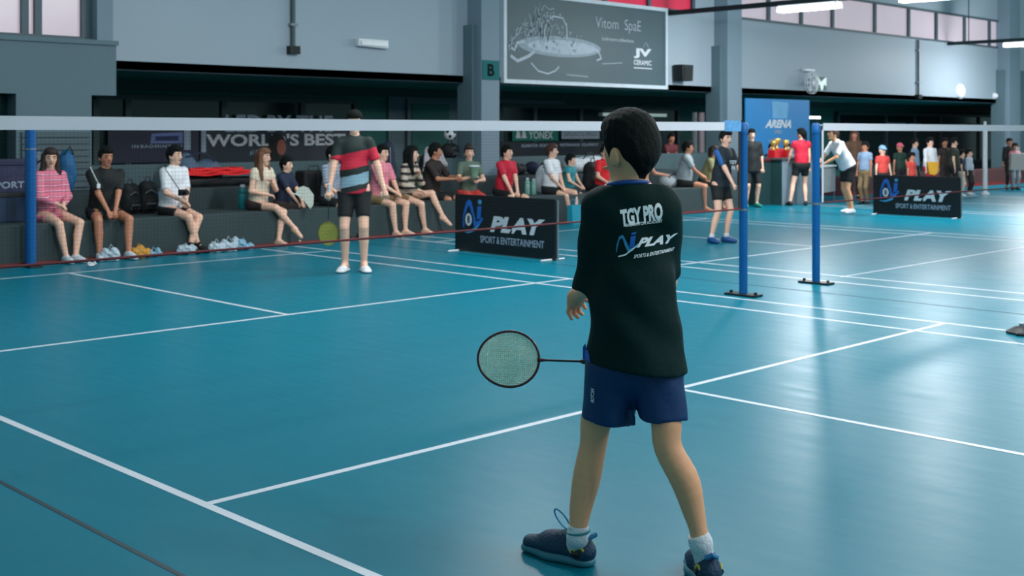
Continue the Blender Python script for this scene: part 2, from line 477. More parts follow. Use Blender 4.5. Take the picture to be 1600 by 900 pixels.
# windows -----------------------------------------------------------
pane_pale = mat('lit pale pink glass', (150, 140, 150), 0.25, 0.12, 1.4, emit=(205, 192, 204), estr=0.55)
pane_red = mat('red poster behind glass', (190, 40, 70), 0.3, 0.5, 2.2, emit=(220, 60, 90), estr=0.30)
frame_m = mat('window mullion paint', (70, 88, 98), 0.5)
def window(n, u0, u1, z0, z1, bars, pm, v=VW):
    w = thing('window_%d' % n, None, None, (u0, v, z0), kind='structure')
    L = u1 - u0; H_ = z1 - z0
    fr = MB().box(0, L, -0.03, 0.12, 0, 0.05).box(0, L, -0.03, 0.12, H_ - 0.05, H_)
    xs = [0] + [b - u0 for b in bars] + [L]
    for b in xs: fr.box(b - 0.045, b + 0.045, -0.025, 0.11, 0.05, H_ - 0.05)
    fr.build('window_frame', frame_m, w)
    for a, b in zip(xs[:-1], xs[1:]):
        box('pane', a + 0.045, b - 0.045, 0.04, 0.06, 0.05, H_ - 0.05, pm, w)
    return w
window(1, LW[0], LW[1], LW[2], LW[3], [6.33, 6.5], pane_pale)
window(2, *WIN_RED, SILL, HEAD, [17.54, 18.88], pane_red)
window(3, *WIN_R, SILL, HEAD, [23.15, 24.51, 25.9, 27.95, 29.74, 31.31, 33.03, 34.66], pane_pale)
# pillars -----------------------------------------------------------
def pillar(u0, u1, lab):
    p = thing('pillar', lab, 'pillar', (u0, 14.85, 0), kind='structure')
    box('shaft', 0, u1 - u0, 0, 0.5, 0, 9, M['pillar'], p, bevel=0.012)
    box('casing', -0.10, 0.0, 0.12, 0.5, 0, 3.28, M['wall2'], p, bevel=0.01)
    return p
pb = pillar(13.95, 14.38, None)
pillar(21.08, 21.6, None); pillar(35.2, 36.0, None)
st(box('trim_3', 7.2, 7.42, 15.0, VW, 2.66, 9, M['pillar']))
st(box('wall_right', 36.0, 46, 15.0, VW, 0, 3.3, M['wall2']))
# sign with the letter B
sg = tag(box('letter_sign', 13.97, 14.36, 14.835, 14.85, 2.35, 2.68, mat('green sign', (0, 100, 102), 0.6, spec=0.2)), 'green square sign with the letter B on the grey pillar', 'sign')
lettering('B', mat('dark sign print', (2, 14, 20), 0.7, spec=0.1), sg, (14.08, 14.835, 2.41), (1, 0, 0), (0, 0, 1), 0.16, 0.21, 0.03)

# veranda glazing with printed film --------------------------------
def glazing(n, xs, z0, z1, v=VR - 0.12):
    w = thing('window_%d' % n, None, None, (0, 0, 0), kind='structure')
    us = [U(x, v) for x in xs]
    for a, b in zip(us[:-1], us[1:]):
        box('pane', a + 0.05, b - 0.05, v + 0.03, v + 0.05, z0, z1, M['glass'], w)
    for u in us: box('mullion', u - 0.05, u + 0.05, v - 0.02, v + 0.08, z0, z1, M['mull'], w)
    box('rail', us[0], us[-1], v - 0.02, v + 0.08, z0 - 0.08, z0, M['mull'], w)
    box('rail', us[0], us[-1], v - 0.02, v + 0.08, z1, z1 + 0.08, M['mull'], w)
VG = VR - 0.12
glazing(4, [150, 200, 350, 473, 556], 0.86, 1.98)
glazing(5, [783, 836, 908, 985, 1060], 0.86, 1.98)
glazing(6, [1310, 1385, 1430, 1470, 1530, 1565], 0.5, 1.95)
def zat(x, y, v): return on_v(x, y, v)[1]
def film(name, lab, x0, x1, y0, y1, v, m, cat='banner', thick=0.012):
    u0, u1 = U(x0, v), U(x1, v)
    xm = (x0 + x1) / 2
    return tag(box(name, u0, u1, v - thick, v, zat(xm, y1, v), zat(xm, y0, v), m), lab, cat)
def wtext(body, par, x0, x1, y0, y1, v, m, **kw):
    u0, u1 = U(x0, v), U(x1, v); xm = (x0 + x1) / 2; z0, z1 = zat(xm, y1, v), zat(xm, y0, v)
    return lettering(body, m, par, (u0, v, z0), (1, 0, 0), (0, 0, 1), u1 - u0, z1 - z0, **kw)
VF = VG - 0.03
bn = film('slogan_banner', 'dark window banner with large pale words about the best of the world', 312, 548, 188, 252, VF, M['film'])
wtext('LED BY THE', bn, 352, 520, 180, 206, VF - 0.013, M['printdim'], bold=0.02)
wtext("WORLD'S BEST", bn, 322, 540, 209, 228, VF - 0.013, M['print'], bold=0.03)
wtext('#1 crew', bn, 390, 416, 234, 243, VF - 0.013, M['printdim'], shear=0.3)
flat([(U(314, VF), zat(318, 238, VF)), (U(321, VF), zat(318, 238, VF)), (U(321, VF), zat(318, 202, VF)), (U(314, VF), zat(318, 202, VF))], M['printdim'], bn, (0, VF - 0.014, 0), (1, 0, 0), (0, 0, 1), 'print_bar')
# printed portrait on the banner
hx, hz = U(436, VF), zat(430, 228, VF)
K = 0.0128
fr_ = ((hx, VF - 0.014, hz), (1, 0, 0), (0, 0, 1))
flat([(-30 * K, -26 * K), (22 * K, -26 * K), (14 * K, -14 * K), (2 * K, -8 * K), (-12 * K, -4 * K), (-26 * K, -8 * K)], mat('printed dark jacket', (10, 26, 26), 0.6), bn, *fr_, 'printed_portrait', 0.002)
flat(ellipse(-4 * K, 2 * K, 14 * K, 16 * K), mat('printed dark hair', (14, 16, 16), 0.6), bn, *fr_, 'printed_portrait', 0.004)
flat(ellipse(3 * K, -2 * K, 7.5 * K, 11 * K), mat('printed face', (150, 88, 74), 0.6, 0.35, 6), bn, *fr_, 'printed_portrait', 0.006)
b2 = film('sponsor_banner', 'navy window banner with a blue and white block logo left of the slogan', 168, 310, 190, 254, VF, mat('navy film', (24, 34, 60), 0.5, 0.15, 1.5))
flat([(U(234, VF), zat(260, 224, VF)), (U(285, VF), zat(260, 224, VF)), (U(285, VF), zat(260, 206, VF)), (U(236, VF), zat(260, 209, VF))], mat('pale blue print', (104, 124, 176), 0.6, 0.2, 3), b2, (0, VF - 0.014, 0), (1, 0, 0), (0, 0, 1), 'logo_block')
flat([(U(242, VF), zat(260, 220, VF)), (U(278, VF), zat(260, 220, VF)), (U(278, VF), zat(260, 212, VF)), (U(242, VF), zat(260, 213, VF))], mat('navy print', (30, 44, 92), 0.6), b2, (0, VF - 0.016, 0), (1, 0, 0), (0, 0, 1), 'logo_block')
flat([(U(287, VF), zat(292, 234, VF)), (U(297, VF), zat(292, 234, VF)), (U(297, VF), zat(292, 198, VF)), (U(287, VF), zat(292, 200, VF))], M['printdim'], b2, (0, VF - 0.014, 0), (1, 0, 0), (0, 0, 1), 'logo_block')
wtext('IN BADMINTON', b2, 206, 284, 226, 231, VF - 0.013, M['printdim'], bold=0.02, spacing=1.2)
b3 = film('sports_sign', 'green sports brand sign with white lettering behind the seated boy in red', 800, 872, 196, 220, VF, mat('green sign film', (0, 112, 96), 0.5, 0.1))
wtext('YONEX', b3, 826, 864, 205, 217, VF - 0.013, M['print'], bold=0.02)
for s in (0, 1):
    x0 = 805 + 9 * s
    flat([(U(x0, VF), zat(812, 216, VF)), (U(x0 + 8, VF), zat(812, 216, VF)), (U(x0 + 6, VF), zat(812, 206, VF)), (U(x0 + 2, VF), zat(812, 204, VF))], M['print'], b3, (0, VF - 0.014, 0), (1, 0, 0), (0, 0, 1), 'emblem')
b4 = film('pale_sign', 'pale rectangular sign with faint lettering beside the green sign', 877, 936, 202, 217, VF, mat('pale sign film', (150, 166, 180), 0.5, 0.15, 4))
wtext('SPORTS PRO', b4, 881, 932, 206, 213, VF - 0.013, mat('grey print', (110, 124, 140), 0.6), bold=0.01)
b5 = film('dark_film_strip', 'dark film strip with two small white text lines below the window signs', 783, 1000, 221, 243, VF, mat('dark film', (30, 40, 48), 0.5, 0.15, 2))
wtext('BADMINTON  SPORTS', b5, 815, 857, 225, 230, VF - 0.013, M['printdim'], bold=0.02)
wtext('RESTRINGING  EQUIPMENT', b5, 875, 935, 224, 229, VF - 0.013, M['printdim'], bold=0.02)
# door in the veranda wall
dv = thing('door_2', None, None, (U(672, VR - 0.06), VR - 0.06, 0), kind='structure')
box('door_frame', -0.62, 0.62, -0.05, 0.0, 0, 2.1, M['wall2'], dv)
box('door_leaf', -0.52, 0.45, -0.07, -0.045, 0, 2.02, M['dark'], dv)
MB().tube([(-0.44, -0.12, 1.0), (-0.32, -0.12, 1.0)], 0.014).tube([(-0.44, -0.12, 1.0), (-0.44, -0.05, 1.0)], 0.014).build('door_handle', M['steel'], dv)
# recess at the right of the counter: pale notices and white shutter frame seen above the net
for k, (x0, x1, y0, y1, lab) in enumerate(((1384, 1415, 192, 201, 'long white notice high on the far dark glazing'), (1418, 1439, 193, 201, 'small pale notice beside the long white notice'), (1518, 1532, 193, 206, 'pale blue notice at the right end of the far glazing'))):
    film('notice', lab, x0, x1, y0, y1, VG - 0.03, mat('pale notice', (130, 150, 176), 0.6), 'notice')
wp = thing('white_pole', 'tall thin white pole standing at the red brown ledge', 'pole', (*on_floor(1539, 304), 0))
MB().lathe([(0.10, 0), (0.10, 0.04), (0.055, 0.05), (0.05, 1.60), (0.03, 1.62), (0.03, 1.7)], 14).build('shaft', M['white'], wp, True)
wpp = thing('pink_white_stand', 'pair of white uprights behind the leaning person', 'stand', (*[on_v(1092, 240, 16.4)[0], 16.4], 0))
box('upright', -0.17, -0.06, 0, 0.06, 0, 1.9, M['white'], wpp, bevel=0.01); box('upright', 0.06, 0.22, 0, 0.06, 0, 1.9, mat('pinkish enamel', (206, 186, 196), 0.5), wpp, bevel=0.01)
box('foot', -0.25, 0.3, -0.15, 0.2, 0, 0.05, M['white'], wpp, bevel=0.01)
# blue backdrop over the prize counter ---------------------------------
VBD = 15.0
bd = film('event_backdrop', 'bright blue event backdrop hanging behind the prize counter', 1163, 1263, 155, 330, VBD, mat('blue backdrop print', (6, 124, 190), 0.5, 0.12, 1.2), 'backdrop', 0.03)
wtext('ARENA', bd, 1195, 1236, 187, 200, VBD - 0.031, M['print'], bold=0.05, shear=0.35)
wtext('OPEN', bd, 1209, 1221, 203, 209, VBD - 0.031, M['printdim'], bold=0.02)
wtext('CHAMPIONSHIP', bd, 1200, 1230, 218, 221, VBD - 0.031, M['printdim'], bold=0.02)
flat([(U(1205, VBD), zat(1215, 185, VBD)), (U(1228, VBD), zat(1215, 185, VBD)), (U(1230, VBD), zat(1215, 160, VBD)), (U(1204, VBD), zat(1215, 158, VBD))], mat('pale blue ghost print', (90, 160, 205), 0.5, 0.3, 2), bd, (0, VBD - 0.031, 0), (1, 0, 0), (0, 0, 1), 'ghost_graphic')
# billboard ---------------------------------------------------------
bb_ = thing('billboard', 'large framed slate grey advertising board with a chalky splash drawing', 'billboard', (14.78, 15.2, 2.36))
BW, BH = 19.34 - 14.78, 3.92 - 2.36
box('board', 0, BW, -0.06, 0, 0, BH, mat('slate print', (66, 86, 94), 0.55, 0.18, 0.8), bb_)
fm2 = mat('white board frame', (190, 202, 212), 0.5)
box('frame_edge', -0.04, BW + 0.04, -0.09, 0, -0.04, 0.03, fm2, bb_); box('frame_edge', -0.04, BW + 0.04, -0.09, 0, BH - 0.03, BH + 0.04, fm2, bb_)
box('frame_edge', -0.04, 0.03, -0.09, 0, 0.03, BH - 0.03, fm2, bb_); box('frame_edge', BW - 0.03, BW + 0.04, -0.09, 0, 0.03, BH - 0.03, fm2, bb_)
chalk = mat('chalk white print', (170, 180, 192), 0.7, 0.2, 9); chalk2 = mat('thin chalk print', (140, 154, 164), 0.7, 0.3, 12)
fb = ((0, -0.061, 0), (1, 0, 0), (0, 0, 1))
flat(ellipse(1.45, 0.67, 1.12, 0.19, 40), chalk2, bb_, *fb, 'printed_dish', 0.001)
flat(ellipse(1.50, 0.66, 0.92, 0.13, 40), chalk, bb_, *fb, 'printed_dish', 0.003)
def stroke(pts, w, m=chalk, nm='printed_splash'):
    pts = [Vector((p[0], p[1])) for p in pts]; L, R = [], []
    for i, p in enumerate(pts):
        t = (pts[min(i + 1, len(pts) - 1)] - pts[max(i - 1, 0)]).normalized(); nn = Vector((-t.y, t.x)) * w / 2
        L.append(p + nn); R.append(p - nn)
    flat_strip([tuple(q) for q in L], [tuple(q) for q in R], m, bb_, *fb, nm, 0.005)
for k in range(16):
    a = rng.uniform(0.25, 1.3); b = 0.72 + 0.1 * rng.random(); L_ = rng.uniform(.2, .62) * math.exp(-((a - 1.0) / 0.7) ** 2) + .06; t_ = rng.uniform(-.12, .12)
    stroke([(a, b), (a + t_ * .4, b + L_ * .4), (a + t_ * .5 + rng.uniform(-.03, .03), b + L_ * .75), (a + t_, b + L_)], rng.uniform(.012, .03), chalk2)
stroke([(1.0, .85), (1.05, 1.1), (1.25, 1.22), (1.5, 1.2), (1.6, 1.05), (1.62, .82)], 0.03)
stroke([(1.15, .84), (1.22, 1.02), (1.3, 1.08), (1.38, 1.0), (1.45, .84)], 0.02, chalk2)
stroke([(0.75, 0.82), (0.85, 1.15), (1.0, 1.4), (1.15, 1.33), (1.22, 1.36)], 0.025, chalk2)
stroke([(0.85, 0.82), (0.98, 1.2), (1.1, 1.28)], 0.03, chalk2); stroke([(0.55, .75), (0.66, 1.0), (0.72, 1.12)], 0.03, chalk2)
stroke([(0.12, .55), (0.2, .75), (0.35, .85), (0.42, .98)], 0.03, chalk2); stroke([(0.14, .45), (0.32, .36), (0.6, .46), (0.75, .55)], 0.06)
stroke([(0.1, .62), (0.25, .55), (0.3, .68), (0.5, .72)], 0.05); stroke([(0.66, .34), (0.85, .2), (1.1, .16), (1.3, .22), (1.4, .3)], 0.03)
stroke([(2.3, .72), (2.5, .62), (2.58, .5), (2.45, .46)], 0.04); stroke([(1.6, .16), (2.2, .14)], 0.025, chalk2); stroke([(2.6, .40), (3.2, .44)], 0.02, chalk2)
for k in range(150):
    a = rng.uniform(0.1, 2.0); b = 0.55 + rng.random() * (0.3 + 0.55 * math.exp(-((a - 1.1) / 0.6) ** 2))
    flat(ellipse(a, b, rng.uniform(.008, .03), rng.uniform(.008, .03), 8), chalk2, bb_, *fb, 'printed_droplet', 0.004)
lettering('Vitom  SpaE', chalk, bb_, (2.42, -0.061, 1.02), (1, 0, 0), (0, 0, 1), 1.35, 0.27, -0.012)
lettering('bathroom collections', chalk, bb_, (2.60, -0.061, 0.85), (1, 0, 0), (0, 0, 1), 0.95, 0.07, 0.01)
lettering('JV', M['print'], bb_, (3.55, -0.061, 0.55), (1, 0, 0), (0, 0, 1), 0.55, 0.2, 0.05)
lettering('CERAMIC', M['print'], bb_, (3.55, -0.061, 0.42), (1, 0, 0), (0, 0, 1), 0.55, 0.1, 0.02)
stroke([(3.55, .36), (4.12, .36)], 0.02, M['print'], 'printed_rule'); stroke([(3.85, .78), (3.93, .88), (4.01, .78)], 0.02, chalk2, 'printed_rule')
# wall fittings ----------------------------------------------------
sp = thing('loudspeaker', 'black wall loudspeaker beside the advertising board', 'loudspeaker', (19.8, 15.2, 2.5))
MB().prism([(-0.17, 0), (0.17, 0), (0.19, 0.33), (-0.19, 0.33)], ((0, 0, 0), (1, 0, 0), (0, 0, 1), (0, -1, 0)), 0.04, 0.28).build('cabinet', M['black'], sp, bevel=0.02)
box('bracket', -0.04, 0.04, -0.06, 0, 0.1, 0.22, M['black'], sp); box('grille', -0.13, 0.13, -0.29, -0.27, 0.04, 0.29, mat('speaker mesh', (26, 32, 34), 0.8), sp)
el = thing('emergency_light', 'small white emergency light on the left upper wall', 'light', (11.85, 15.2, 2.79))
MB().prism([(-0.3, 0.02), (0.3, 0), (0.3, 0.14), (-0.3, 0.14)], ((0, 0, 0), (1, 0, 0), (0, 0, 1), (0, -1, 0)), 0, 0.1).build('case', M['white'], el, bevel=0.015)
box('diffuser', -0.26, 0.26, -0.125, -0.09, 0.03, 0.11, mat('clear diffuser', (226, 226, 230), 0.25), el, bevel=0.01)
ex = thing('exit_sign', 'small green and white exit pictogram sign on the right upper wall', 'sign', (25.15, 15.2, 2.44))
box('plate', -0.13, 0.27, -0.12, -0.07, 0, 0.32, mat('exit white', (230, 240, 240), 0.4, emit=(230, 245, 240), estr=0.3), ex, bevel=0.006)
box('arm', 0.02, 0.10, -0.08, 0.0, 0.13, 0.17, M['white'], ex)
gm = mat('exit green', (0, 96, 86), 0.5)
for poly in ([(-.11, .32), (.25, .32), (.02, .2)], [(-.12, .0), (.02, .0), (-.02, .12), (-.12, .16)], [(.1, 0), (.26, 0), (.26, .1), (.16, .14)]):
    flat([(p, q - 0.0) for p, q in poly], gm, ex, (0, -0.121, 0), (1, 0, 0), (0, 0, 1), 'pictogram')
fan = thing('wall_fan', 'pale round wall fan beside the exit sign', 'fan', (24.75, 15.2, 2.60))
ring = MB()
for r_, y_ in ((0.25, -0.16), (0.17, -0.19), (0.09, -0.2), (0.25, -0.1)):
    ring.tube([(r_ * math.cos(a), y_, r_ * math.sin(a)) for a in np.linspace(0, 2 * PI, 25)[:-1]], 0.008, 5, True)
for a in np.linspace(0, 2 * PI, 13)[:-1]:
    ring.tube([(0.04 * math.cos(a), -0.2, 0.04 * math.sin(a)), (0.17 * math.cos(a), -0.19, 0.17 * math.sin(a)), (0.25 * math.cos(a), -0.14, 0.25 * math.sin(a))], 0.005, 4)
ring.build('guard', M['white'], fan, True)
for a in (0, 2.1, 4.2):
    c_, s_ = math.cos(a), math.sin(a)
    MB().add([(0.03 * c_, -.14, .03 * s_), (.2 * c_ - .07 * s_, -.16, .2 * s_ + .07 * c_), (.22 * c_ + .02 * s_, -.14, .22 * s_ - .02 * c_), (.1 * c_ + .05 * s_, -.12, .1 * s_ - .05 * c_)], [(0, 1, 2, 3)]).build('blade', M['white'], fan)
MB().tube([(0, 0, 0), (0, -0.2, 0)], 0.05, 12).build('motor', M['white'], fan, True)
box('wall_bracket', -0.2, 0.2, -0.1, 0, 0.27, 0.33, M['white'], fan, bevel=0.01)
for x, y, lab in ((1500, 143, 'small white wall lamp on the far upper wall'), (1553, 150, 'tiny round wall lamp at the right end of the far wall')):
    u, z = on_v(x, y, 15.2)
    o = thing('wall_lamp', lab, 'lamp', (u, 15.2, z)); w_ = 0.22 if x == 1500 else 0.1
    MB().lathe([(w_, 0), (w_ * .95, 0.05), (w_ * .6, 0.1), (0.02, 0.12)], 18).build('dome', M['white'], o, True); o.rotation_euler = (PI / 2, 0, 0); o.location.y = 15.2
def conduit(x, z0, z1, lab, r=0.035):
    u = U(x, 15.17)
    o = thing('conduit', lab, 'pipe', (u, 15.155, z0))
    MB().tube([(0, 0, 0), (0, 0, z1 - z0)], r, 8).build('pipe', mat('grey conduit', (62, 78, 86), 0.5), o, True)
    box('outlet_box', -0.09, 0.09, -0.07, 0.045, -0.12, 0.0, M['black'], o, bevel=0.01)
    for q in (0.3, z1 - z0 - 0.3): box('clip', -0.06, 0.06, -0.045, 0.045, q, q + 0.04, M['steel'], o)
conduit(457, 2.75, 6.5, 'dark vertical conduit on the left upper wall')
conduit(1434, 2.45, 3.9, 'thin vertical conduit on the right upper wall', 0.03)

# ------------------------------------------------------------------ fluorescent battens on suspended rails, one rail added for fill light
tube_m = mat('lit fluorescent tube', (240, 245, 250), 0.4, 0.0, emit=(246, 250, 255), estr=3.0)
rail_m = mat('dark rail', (16, 40, 44), 0.5)
def rail(u, z, vs, v0, v1, lab, llab, power=1.0):
    r = thing('light_rail', lab, 'rail', (u, v0, z))
    box('channel', -0.05, 0.05, 0, v1 - v0, 0.05, 0.14, rail_m, r)
    for q in np.arange(0.6, v1 - v0, 3.0): box('hanger', -0.01, 0.01, q, q + 0.02, 0.14, 2.2, rail_m, r)
    for i, v in enumerate(vs):
        f = thing('ceiling_light', llab[i] if i < len(llab) else 'unseen fluorescent batten, one of a set holding hall lights and added fill lights', 'light', (u, v, z), group=None if i < len(llab) else 'battens out of view')
        box('housing', -0.09, 0.09, -0.62, 0.62, 0.0, 0.05, M['white'], f, bevel=0.01)
        MB().prism([(-0.13, 0.02), (-0.10, -0.075), (0.10, -0.075), (0.13, 0.02)], ((0, 0, 0), (1, 0, 0), (0, 0, 1), (0, -1, 0)), -0.60, 0.60).build('diffuser', tube_m, f)
        for s in (-0.615, 0.605): box('end_cap', -0.135, 0.135, s, s + 0.012, -0.08, 0.025, M['white'], f)
        la = bpy.data.lights.new('batten_light', 'AREA'); la.shape = 'RECTANGLE'; la.size = 0.2; la.size_y = 1.2; la.energy = LAMP_W * power * 0.8; la.color = (0.97, 0.99, 1.0)
        lo = bpy.data.objects.new('batten_light', la); COL.objects.link(lo); lo.parent = f; lo.location = (0, 0, -0.08)
        lp_ = bpy.data.lights.new('batten_glow', 'POINT'); lp_.shadow_soft_size = 0.12; lp_.energy = LAMP_W * power * 1.3; lp_.color = la.color
        lo = bpy.data.objects.new('batten_glow', lp_); COL.objects.link(lo); lo.parent = f; lo.location = (0, 0, -0.28)
rail(19.5, 3.78, [11.93 - 2.45 * k for k in range(3)], 2, 15.2, 'dark suspended light rail over the second court', ['lit fluorescent batten on the rail nearest the advertising board', 'second lit batten further along the rail at the top of the picture'], 1.6)
rail(32.0, 3.80, [13.0 - 2.45 * k for k in range(3)], 2, 15.2, 'dark light rail at the far right', ['lit fluorescent batten at the right edge below the window row'], 1.6)
rail(9.75, 4.6, [9.6 - 2.45 * k for k in range(5)] + [-4.5, -8.0], -10, 15.2, 'dark suspended light rail between the two courts above the picture', [], 0.95)
rail(5.2, 5.2, [8.6, 6.0, -0.6, -3.0, -6.0], -10, 15.2, 'unseen light rail added above the near court to carry fill lights', [], 0.95)  # unseen rail and battens added to brighten the boy and mid court

# long white pelmets on the veranda glazing
for x0, x1, y, lab in ((941, 1042, 178, 'long thin white batten high on the veranda glazing behind the head of the boy'), (1263, 1282, 183, 'short white batten beside the blue backdrop')):
    v_ = VR - 0.2; u0, z0 = on_v(x0, y, v_); u1 = U(x1, v_)
    o = thing('wall_batten', lab, 'light', (u0, v_, z0)); box('casing', 0, u1 - u0, 0, 0.2, -0.05, 0.03, M['white'], o, bevel=0.008); box('diffuser', 0.03, u1 - u0 - 0.03, -0.02, 0, -0.045, 0.025, tube_m if x0 > 1200 else mat('dim diffuser', (190, 214, 214), 0.4, 0.0, emit=(200, 230, 225), estr=0.35), o)
# ------------------------------------------------------------------ nets and posts
VN = 6.2
def post(u, v, lab, h=1.55, r=0.038, wide=False):
    o = thing('badminton_post', lab, 'net post', (u, v, 0))
    MB().lathe([(r, 0.02), (r, h - 0.10), (r * 1.12, h - 0.10), (r * 1.12, h - 0.02), (r * 0.8, h)], 20).build('pole', M['blue'], o, True)
    MB().tube([(0, 0, h), (0, 0, h + 0.02)], r * 0.5, 12).build('cap', M['black'], o, True)
    box('base_plate', -0.07, 0.07, -0.16, 0.16, 0, 0.02, M['black'], o, bevel=0.004)
    for y in (-0.13, 0.13): MB().tube([(0, y, 0.02), (0, y, 0.04)], 0.016, 6).build('bolt', M['black'], o)
    MB().tube([(0, 0, 0.49 * h), (0, 0, 0.49 * h + 0.02)], r * 1.08, 20).build('collar', M['steel'] if not wide else M['blue'], o, True)
    return o
post(9.04, VN, 'blue net post at the far end of the near net')
post(10.26, VN, 'blue net post of the second court, right of the near net post')
post(2.2, VN, 'blue net post at the near end of the first net, left of the picture')
post(16.9, VN, 'blue net post at the far end of the second net')
lp = post(5.46, 12.95, 'thick blue post standing by the seating ledge beside the woman in pink', 1.6, 0.058, True)
MB().tube([(0, 0, 1.27), (0, 0, 1.285)], 0.0605, 20).build('collar', M['steel'], lp, True)
def net(u0, u1, lab, step=0.022, hz=(0.776, 1.55)):
    o = thing('badminton_net', lab, 'net', (u0, VN, 0))
    L = u1 - u0; nb = MB(); w = 0.0004
    n = int(L / step)
    for k in range(n + 1):
        x = L * k / n; nb.add([(x - w, 0, hz[0]), (x + w, 0, hz[0]), (x + w, 0, hz[1]), (x - w, 0, hz[1])], [(0, 1, 2, 3)])
        nb.add([(x, -w, hz[0]), (x, w, hz[0]), (x, w, hz[1]), (x, -w, hz[1])], [(0, 1, 2, 3)])
    m_ = int((hz[1] - hz[0]) / step)
    for k in range(m_ + 1):
        z = hz[0] + (hz[1] - hz[0]) * k / m_
        nb.add([(0, 0, z - w), (L, 0, z - w), (L, 0, z + w), (0, 0, z + w)], [(0, 1, 2, 3)])
        nb.add([(0, -w, z), (L, -w, z), (L, w, z), (0, w, z)], [(0, 1, 2, 3)])
    tag(nb.build('netting', M['cord'], o), kind='stuff')
    tp = MB(); N = 40
    for k in range(N):
        a, b = L * k / N, L * (k + 1) / N
        za, zb = hz[1] - 0.004 * math.sin(PI * k / N), hz[1] - 0.004 * math.sin(PI * (k + 1) / N)
        for s in (-1, 1):
            tp.add([(a, s * 0.004, za - 0.072), (b, s * 0.004, zb - 0.072), (b, s * 0.006, zb), (a, s * 0.006, za)], [(0, 1, 2, 3)])
        tp.add([(a, -0.006, za), (b, -0.006, zb), (b, 0.006, zb), (a, 0.006, za)], [(0, 1, 2, 3)])
    tp.build('top_tape', M['tape'], o)
    MB().tube([(0, 0, hz[0]), (L, 0, hz[0])], 0.008, 6).build('hem_cord', M['netred'], o)
    for x in (0.0, L): box('side_tape', x - 0.012, x + 0.012, -0.004, 0.004, hz[0], hz[1] - 0.07, M['tape'] if x == 0.0 and u0 > 9 else M['cord'], o)
    MB().tube([(-0.05, 0, hz[1] - 0.02), (0, 0, hz[1] - 0.02)], 0.004, 5).tube([(L, 0, hz[1] - 0.02), (L + 0.02, 0, hz[1] - 0.02)], 0.004, 5).build('tension_cord', M['tape'], o)
    return o
nA = net(2.25, 8.98, 'long badminton net across the near court with white top tape')
box('post_wrap', 6.50, 6.74, -0.012, 0.012, 1.47, 1.565, mat('blue white tape wrap', (96, 156, 206), 0.6, 0.5, 30), nA)
nB = net(10.38, 16.8, 'badminton net of the second court at the right, white top tape')

# ------------------------------------------------------------------ court-side banners with the pool-ball logo
def swoosh(par, o, a, b, s, ball=True):
    """blue N-shaped swoosh, ball with a ring, letter i; s = width of the emblem"""
    f = (o, a, b)
    L1 = [(0.02, 0.05), (0.03, 0.35), (0.10, 0.65), (0.22, 0.92), (0.36, 1.0), (0.48, 0.92), (0.60, 0.55), (0.70, 0.25), (0.85, 0.28), (1.02, 0.42)]
    L2 = [(0.10, -0.02), (0.13, 0.30), (0.20, 0.55), (0.28, 0.74), (0.36, 0.78), (0.42, 0.66), (0.52, 0.28), (0.64, 0.0), (0.84, 0.08), (1.06, 0.34)]
    flat_strip([(p * s, q * s) for p, q in L1], [(p * s, q * s) for p, q in L2], M['bluep'], par, *f, 'logo_swoosh', 0.002)
    flat_strip([(p * s, q * s) for p, q in ((0.0, -0.1), (0.3, -0.1), (0.62, 0.02), (0.9, 0.2))], [(p * s, q * s) for p, q in ((0.0, -0.13), (0.32, -0.18), (0.66, -0.08), (0.9, 0.17))], M['bluep2'], par, *f, 'logo_swoosh', 0.0025)
    flat([(p * s, q * s) for p, q in ((0.74, 0.32), (0.94, 0.36), (0.98, 0.80), (0.78, 0.78))], M['bluep'], par, *f, 'logo_stem', 0.003)
    flat(ellipse(0.9 * s, 0.93 * s, 0.1 * s, 0.08 * s, 14), M['bluep2'], par, *f, 'logo_dot', 0.003)
    if ball:
        flat(ellipse(0.33 * s, 0.3 * s, 0.24 * s, 0.3 * s), M['vinyl'], par, *f, 'logo_ball', 0.004)
        flat(ellipse(0.33 * s, 0.3 * s, 0.17 * s, 0.22 * s), M['print'], par, *f, 'logo_ball', 0.005)
        lettering('8', M['vinyl'], par, Vector(o) + Vector(a) * (0.265 * s) + Vector(b) * (0.17 * s), a, b, 0.13 * s, 0.26 * s, 0.04, off=0.006)
def court_banner(u, va, vb, h, lab):
    """free-standing banner in the plane u = const, from va (image left) to vb (image right)"""
    o = thing('court_banner', lab, 'banner', (u, va, 0))
    L = va - vb
    box('panel', -0.012, 0.012, -L, 0, 0.01, h, M['vinyl'], o, bevel=0.003)
    fr = MB()
    fr.tube([(0.03, 0, 0.02), (0.03, 0, h - 0.02)], 0.013, 6).tube([(0.03, -L, 0.02), (0.03, -L, h - 0.02)], 0.013, 6).tube([(0.03, 0, h - 0.02), (0.03, -L, h - 0.02)], 0.013, 6)
    fr.build('stand_frame', M['steel'], o, True)
    for y in (-0.06, -L + 0.06): MB().tube([(-0.18, y, 0.012), (0.2, y, 0.012)], 0.012, 6).build('foot', M['white'], o, True)
    a, b = Vector((0, -1, 0)), Vector((0, 0, 1)); x = -0.0125
    swoosh(o, (x, -0.08 * L, 0.42 * h), a, b, 0.50 * h)
    lettering('PLAY', M['print'], o, (x, -0.37 * L, 0.39 * h), a, b, 0.54 * L, 0.27 * h, 0.05, 0.25)
    lettering('SPORT & ENTERTAINMENT', M['printdim'], o, (x, -0.27 * L, 0.19 * h), a, b, 0.63 * L, 0.12 * h, 0.015, 0.0)
    return o
court_banner(9.92, 11.02, 9.33, 0.70, 'black sports banner with pool ball logo standing left of the boy')
court_banner(19.53, 10.65, 9.06, 0.70, 'black sports banner with pool ball logo standing at the right by the second court')

